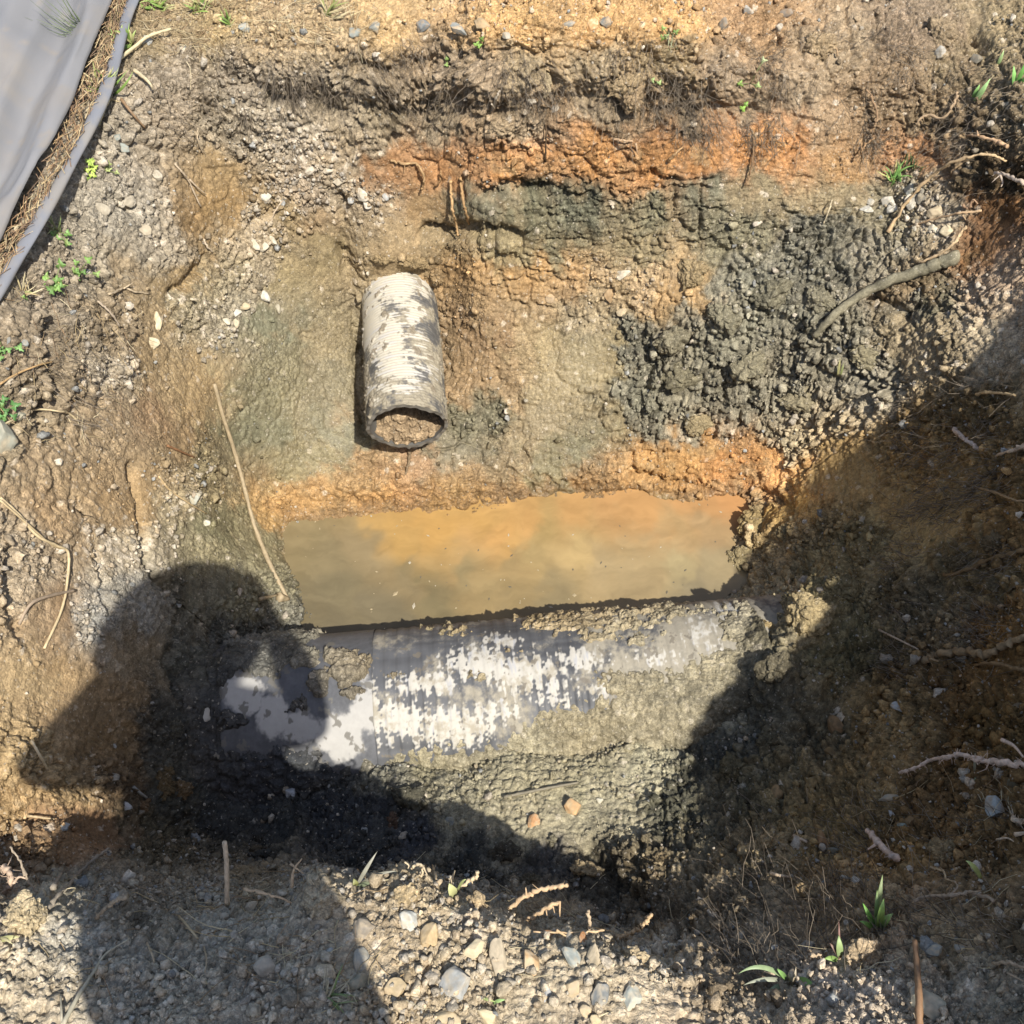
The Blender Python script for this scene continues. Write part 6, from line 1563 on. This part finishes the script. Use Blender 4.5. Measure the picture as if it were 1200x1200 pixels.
leafy('leafy_plant', 'arching green plant with drooping strap leaves at the bottom right', 'plant', 922, 1148, [
    (0, 0, -54, -6, 5.5, .05, 20, '94aa74', 'leaf'), (-2, 2, -50, 6, 5, .03, 8, 'a8ac90', 'leaf'), (-4, 4, -38, 30, 6, .03, 6, '98aa7c', 'leaf'), (10, 2, 40, 30, 9, .05, 20, '7cac48', 'leaf'), (0, 22, -28, 30, 6, .03, 8, 'a8cc5c', 'leaf'), (0, 0, -10, -12, 6, .04, 0, '7ca850', 'leaf'), (6, 10, 12, -14, 3.5, .04, 0, 'b8a888', 'stem')])
leafy('leafy_plant', 'small green shoot with thin stems left of the upright plant', 'plant', 984, 1122, [
    (0, 0, 2, -24, 8, .03, 0, '9cb46c', 'leaf'), (0, 2, -10, -16, 4, .02, 4, '8c6c58', 'stem'), (-2, 4, -18, 2, 6, .02, 4, '8cb04c', 'leaf'), (0, 2, 4, -40, 2.5, .03, 2, '8c6050', 'stem')])
leafy('leafy_plant', 'single yellow-green curved leaf on the lower right bank', 'plant', 1150, 1030, [(0, 0, -14, -20, 6, .03, 8, 'c4d06c', 'leaf')])
leafy('leafy_plant', 'broken grey-green grass with pale stalks on the shaded near lip', 'plant', 418, 1038, [
    (0, 0, 22, -38, 4.5, .03, 2, '9a9680', 'leaf'), (2, 0, 46, -16, 4, .03, 8, '94907a', 'leaf'), (-2, 4, 26, -6, 5, .015, 4, '77805c', 'leaf'), (8, 6, 22, 10, 6, .01, 2, '77845a', 'leaf'), (0, 2, -4, -8, 7, .01, 0, '8c8c48', 'leaf'), (46, -16, 46, 2, 2, .02, 2, '948c76', 'stem')])
leafy('leafy_plant', 'yellow-green leaf with pale edge on the lit near lip', 'plant', 532, 1050, [(0, 0, -6, -14, 11, .02, 0, 'c4c47c', 'leaf'), (4, -6, 14, -18, 3, .04, 6, 'a8b068', 'stem')])
plant('grass_tuft', 'dry grass tangle with green blades at the bottom near the shadow edge', 'grass tuft', 385, 1170, tuft(22, 1.6, 14, 40, 1.2, 31, ['a59a78', 'b5a884', '8a9a58', '7c9448', 'c0b08c'], 2.6, .02), 31)
plant('grass_tuft', 'grass blades in the bottom left corner on the tan bank', 'grass tuft', 8, 1098, [('blade', -8, 4, 14, 0, 6, .02, 2, 'b8b470'), ('blade', -8, 0, 8, 8, 3, .02, 2, 'c4b880')], 32)
plant('grass_tuft', 'thin green blades on the lit gravel near the bottom', 'grass tuft', 578, 1176, [('blade', -14, -6, 2, -2, 3, .01, 0, 'b4c46c'), ('blade', 0, 0, 14, -4, 4, .01, 2, 'a0c46c')], 33)
plant('grass_tuft', 'dry blades with green at the right edge under the hairy root', 'grass tuft', 1142, 905, [('blade', 0, 0, 3, -22, 3, .02, 0, 'b8b088'), ('blade', 4, 0, -2, 12, 3, .02, 0, 'a8b078')], 34)
# ------------------------------------------------------------------ the photographer, whose shadow lies over the pit
def skinned(name, verts, edges, sub=2):
    me = bpy.data.meshes.new(name + '_frame')
    me.from_pydata([v[:3] for v in verts], edges, [])
    o = bpy.data.objects.new(name + '_frame', me); COL.objects.link(o)
    sk = o.modifiers.new('skin', 'SKIN'); sk.use_smooth_shade = True
    for i, v in enumerate(verts):
        sv = me.skin_vertices[0].data[i]
        rr = v[3] if isinstance(v[3], tuple) else (v[3], v[3])
        sv.radius = rr; sv.use_root = (i == 0)
    ss_ = o.modifiers.new('sub', 'SUBSURF'); ss_.levels = sub; ss_.render_levels = sub
    dg = bpy.context.evaluated_depsgraph_get(); dg.update()
    m2 = bpy.data.meshes.new_from_object(o.evaluated_get(dg))
    bpy.data.objects.remove(o); bpy.data.meshes.remove(me)
    m2.name = name
    return m2
PB = np.array([-.11, -.31, .0])
def W3(x, y, z): return (PB[0] + x, PB[1] + y, z)
V = []; E = []
def jv(x, y, z, r_, par=None):
    V.append((*W3(x, y, z), r_)); i = len(V) - 1
    if par is not None: E.append((par, i))
    return i
pel = jv(-.03, 0, .95, (.225, .14))
wst = jv(-.03, .01, 1.08, (.225, .14), pel); chs = jv(0, .02, 1.25, (.205, .135), wst); uch = jv(0, .02, 1.38, (.17, .11), chs)
nck = jv(0, .04, 1.475, (.058, .06), uch); hd0 = jv(.03, .08, 1.545, (.07, .085), nck); hd1 = jv(.04, .115, 1.62, (.078, .098), hd0); hd2_ = jv(.04, .105, 1.69, (.07, .085), hd1)
nose = jv(.04, .215, 1.60, (.013, .016), hd1)
for s in (-1, 1):
    jv(.04 + s * .082, .10, 1.60, (.012, .022), hd1)     # ears
    hip = jv(s * .11, 0, .86, (.105, .10), pel); kn = jv(s * .13, .015, .50, (.068, .07), hip); ank = jv(s * .13, -.02, .09, (.042, .045), kn); toe = jv(s * .145, .12, .045, (.045, .035), ank); jv(s * .13, -.06, .04, (.038, .035), ank)
PHC = np.array([0.0, -.035, 1.65])     # phone centre
for s in (-1, 1):
    sh = jv(s * .185, .02, 1.38, (.078, .078), uch)
    ex_ = .27 if s > 0 else .335
    el = jv(s * ex_, .07, 1.25 if s > 0 else 1.25, (.062, .062), sh)
    tx = PHC[0] + s * .082 - PB[0]; ty = PHC[1] - .03 - PB[1]
    fo = jv((s * ex_ + tx) / 2 + s * .01, (.07 + ty) / 2 + .01, 1.41, (.062, .062), el)
    wr = jv(tx + s * .03, ty - .045, 1.575, (.028, .024), fo)
    pm = jv(tx + s * .02, ty - .02, 1.635, (.030, .017), wr)
    # four fingers behind the phone, unequal and bent, and a thumb on its near face
    for q, (dz, l) in enumerate(((.030, .95), (.012, 1.05), (-.006, 1.0), (-.022, .8))):
        k1 = jv(tx + s * .012, ty + .018, 1.645 + dz, (.0095, .0095), pm)
        k2 = jv(tx - s * .012 * l, ty + .042, 1.648 + dz * 1.05, (.0085, .0085), k1)
        jv(tx - s * .038 * l, ty + .044, 1.650 + dz * 1.05, (.007, .007), k2)
    t1_ = jv(tx - s * .004, ty - .004, 1.612, (.0125, .0125), pm); t2_ = jv(tx - s * .028, ty + .014, 1.628, (.0105, .0105), t1_); jv(tx - s * .046, ty + .018, 1.642, (.0085, .0085), t2_)
body = skinned('person', V, E, 3)
BASE = np.array([PB[0], PB[1], 0.0])
nv = len(body.vertices); co = np.empty(nv * 3, F32); body.vertices.foreach_get('co', co); co = co.reshape(-1, 3)
# feet on the bank
gi_ = lambda x, y: float(bilin(cx, cy, CH, np.array([x]), np.array([y]))[0])
body.vertices.foreach_set('co', (co - BASE.astype(F32)).ravel()); body.update()
person = bpy.data.objects.new('person', body); COL.objects.link(person); person.location = BASE
tag(person, 'person standing at the near bank, wide hat, both hands holding up a phone', 'person')
M_skin = plain_material('skin', 'c99a7c', .5, .35, .08, 40, .1, .001); M_shirt = plain_material('shirt_cloth', '5f7896', .85, .2, .12, 80, .3, .002)
M_trous = plain_material('trouser_cloth', '5a5648', .85, .2, .12, 80, .3, .002); M_boot = plain_material('boot_leather', '5a3f28', .6, .3, .15, 60, .3, .002)
body.materials.clear()
for m_ in (M_skin, M_shirt, M_trous, M_boot): body.materials.append(m_)
wr_z = 1.565
for p in body.polygons:
    c = p.center
    z = c.z; ax_ = abs(c.x)
    if z < .13: k = 3
    elif z < .97: k = 2
    elif z > 1.475 and ax_ < .15 and c.y < .25: k = 0
    elif z > wr_z: k = 0
    else: k = 1
    p.material_index = k; p.use_smooth = True
# hat, hair and eyes ride on the body
def lathe(prof, n=40):
    a = np.linspace(0, 2 * math.pi, n, endpoint=False); P = np.array([[(r_ * math.cos(t), r_ * math.sin(t), z) for t in a] for r_, z in prof])
    i = np.arange(len(prof) * n, dtype=np.int32).reshape(len(prof), n); j = np.roll(i, -1, 1)
    return P.reshape(-1, 3), np.stack([i[:-1], j[:-1], j[1:], i[1:]], -1).reshape(-1, 4)
M_hat = plain_material('hat_straw', 'c8b284', .8, .2, .15, 120, .4, .002)
HVt, HFt = lathe([(.001, .125), (.05, .122), (.083, .10), (.096, .05), (.10, .012), (.115, .002), (.175, -.012), (.205, -.018), (.204, -.023), (.115, -.006), (.092, .004), (.088, .05), (.07, .09), (.001, .11)])
HVt[:, 1] *= 1.08
hat = add('hat', mesh_from('hat', HVt + np.array([.04, .11, 1.70]), HFt), M_hat, person)
hairV, hairF = lathe([(.001, .10), (.06, .085), (.088, .04), (.091, -.01), (.086, -.06), (.06, -.085)])
hairV[:, 1] = hairV[:, 1] * 1.08 - .018
add('hair', mesh_from('hair', hairV + np.array([.04, .09, 1.66]), hairF), plain_material('hair', '4a3826', .7, .3, .2, 90, .4, .002), person)
M_eye = plain_material('eye', '2c2a28', .2, .5, .05, 20, 0, .001)
for s in (-1, 1):
    v_, f_ = ICO[2]; add('eye', mesh_from('eye', v_ * np.array([.013, .008, .009]) + np.array([.04 + s * .032, .203, 1.63]), f_), M_eye, person)
v_, f_ = ICO[2]; add('mouth', mesh_from('mouth', v_ * np.array([.024, .007, .006]) + np.array([.04, .192, 1.56]), f_), plain_material('lips', 'b0705c', .5, .3, .05, 20, 0, .001), person)
# the phone in its hands
ph = empty('phone', tuple(PHC)); tag(ph, 'dark phone held up in both hands of the person', 'phone')
def rbox(sx, sy, sz, bev=.006):
    import bmesh
    bm = bmesh.new(); bmesh.ops.create_cube(bm, size=1)
    for v in bm.verts: v.co = Vector((v.co.x * sx, v.co.y * sy, v.co.z * sz))
    bmesh.ops.bevel(bm, geom=list(bm.edges), offset=bev, segments=2, affect='EDGES'); me = bpy.data.meshes.new('box'); bm.to_mesh(me); bm.free(); return me
add('casing', rbox(.155, .009, .075, .0035), plain_material('phone_casing', '2c2e33', .4, .5, .05, 20, .0, .001), ph)
sc_ = add('screen', rbox(.146, .0015, .068, .0005), plain_material('phone_glass', '15161a', .1, .5, .02, 20, .0, .001), ph); sc_.location = (0, -.005, 0)
SKY, SUN, EXPO = 0.135, 4.7, 0.60
# ------------------------------------------------------------------ light, camera
wd = bpy.data.worlds.new('World'); S.world = wd; wd.use_nodes = True
nt = wd.node_tree; bg = nt.nodes['Background']
sky = nt.nodes.new('ShaderNodeTexSky'); sky.sky_type = 'NISHITA'; sky.sun_disc = False
sky.sun_elevation = SUN_EL; sky.sun_rotation = math.pi - SUN_AZ
sky.air_density = 1.0; sky.dust_density = 1.6; sky.ozone_density = 1.0
nt.links.new(sky.outputs['Color'], bg.inputs['Color']); bg.inputs['Strength'].default_value = SKY
sd = bpy.data.lights.new('sun', 'SUN'); sd.energy = SUN; sd.angle = R(0.53); sd.color = (1.0, .96, .89)
so = bpy.data.objects.new('sun', sd); COL.objects.link(so)
so.rotation_euler = Vector(SUN_TRAVEL).to_track_quat('-Z', 'Y').to_euler(); so.location = (2, -3, 6)
cd = bpy.data.cameras.new('camera'); cam = bpy.data.objects.new('camera', cd); COL.objects.link(cam)
cam.location = CAM; cam.rotation_euler = (R(90) - PITCH, 0, 0)
cd.sensor_width = 36; cd.lens = 36 * FPX / 1200; cd.clip_start = .02; cd.clip_end = 300
S.camera = cam
S.view_settings.view_transform = 'Standard'; S.view_settings.look = 'None'
S.view_settings.exposure = EXPO; S.view_settings.gamma = 1
S.render.resolution_x = S.render.resolution_y = 1024
S.cycles.max_bounces = 6; S.cycles.diffuse_bounces = 4
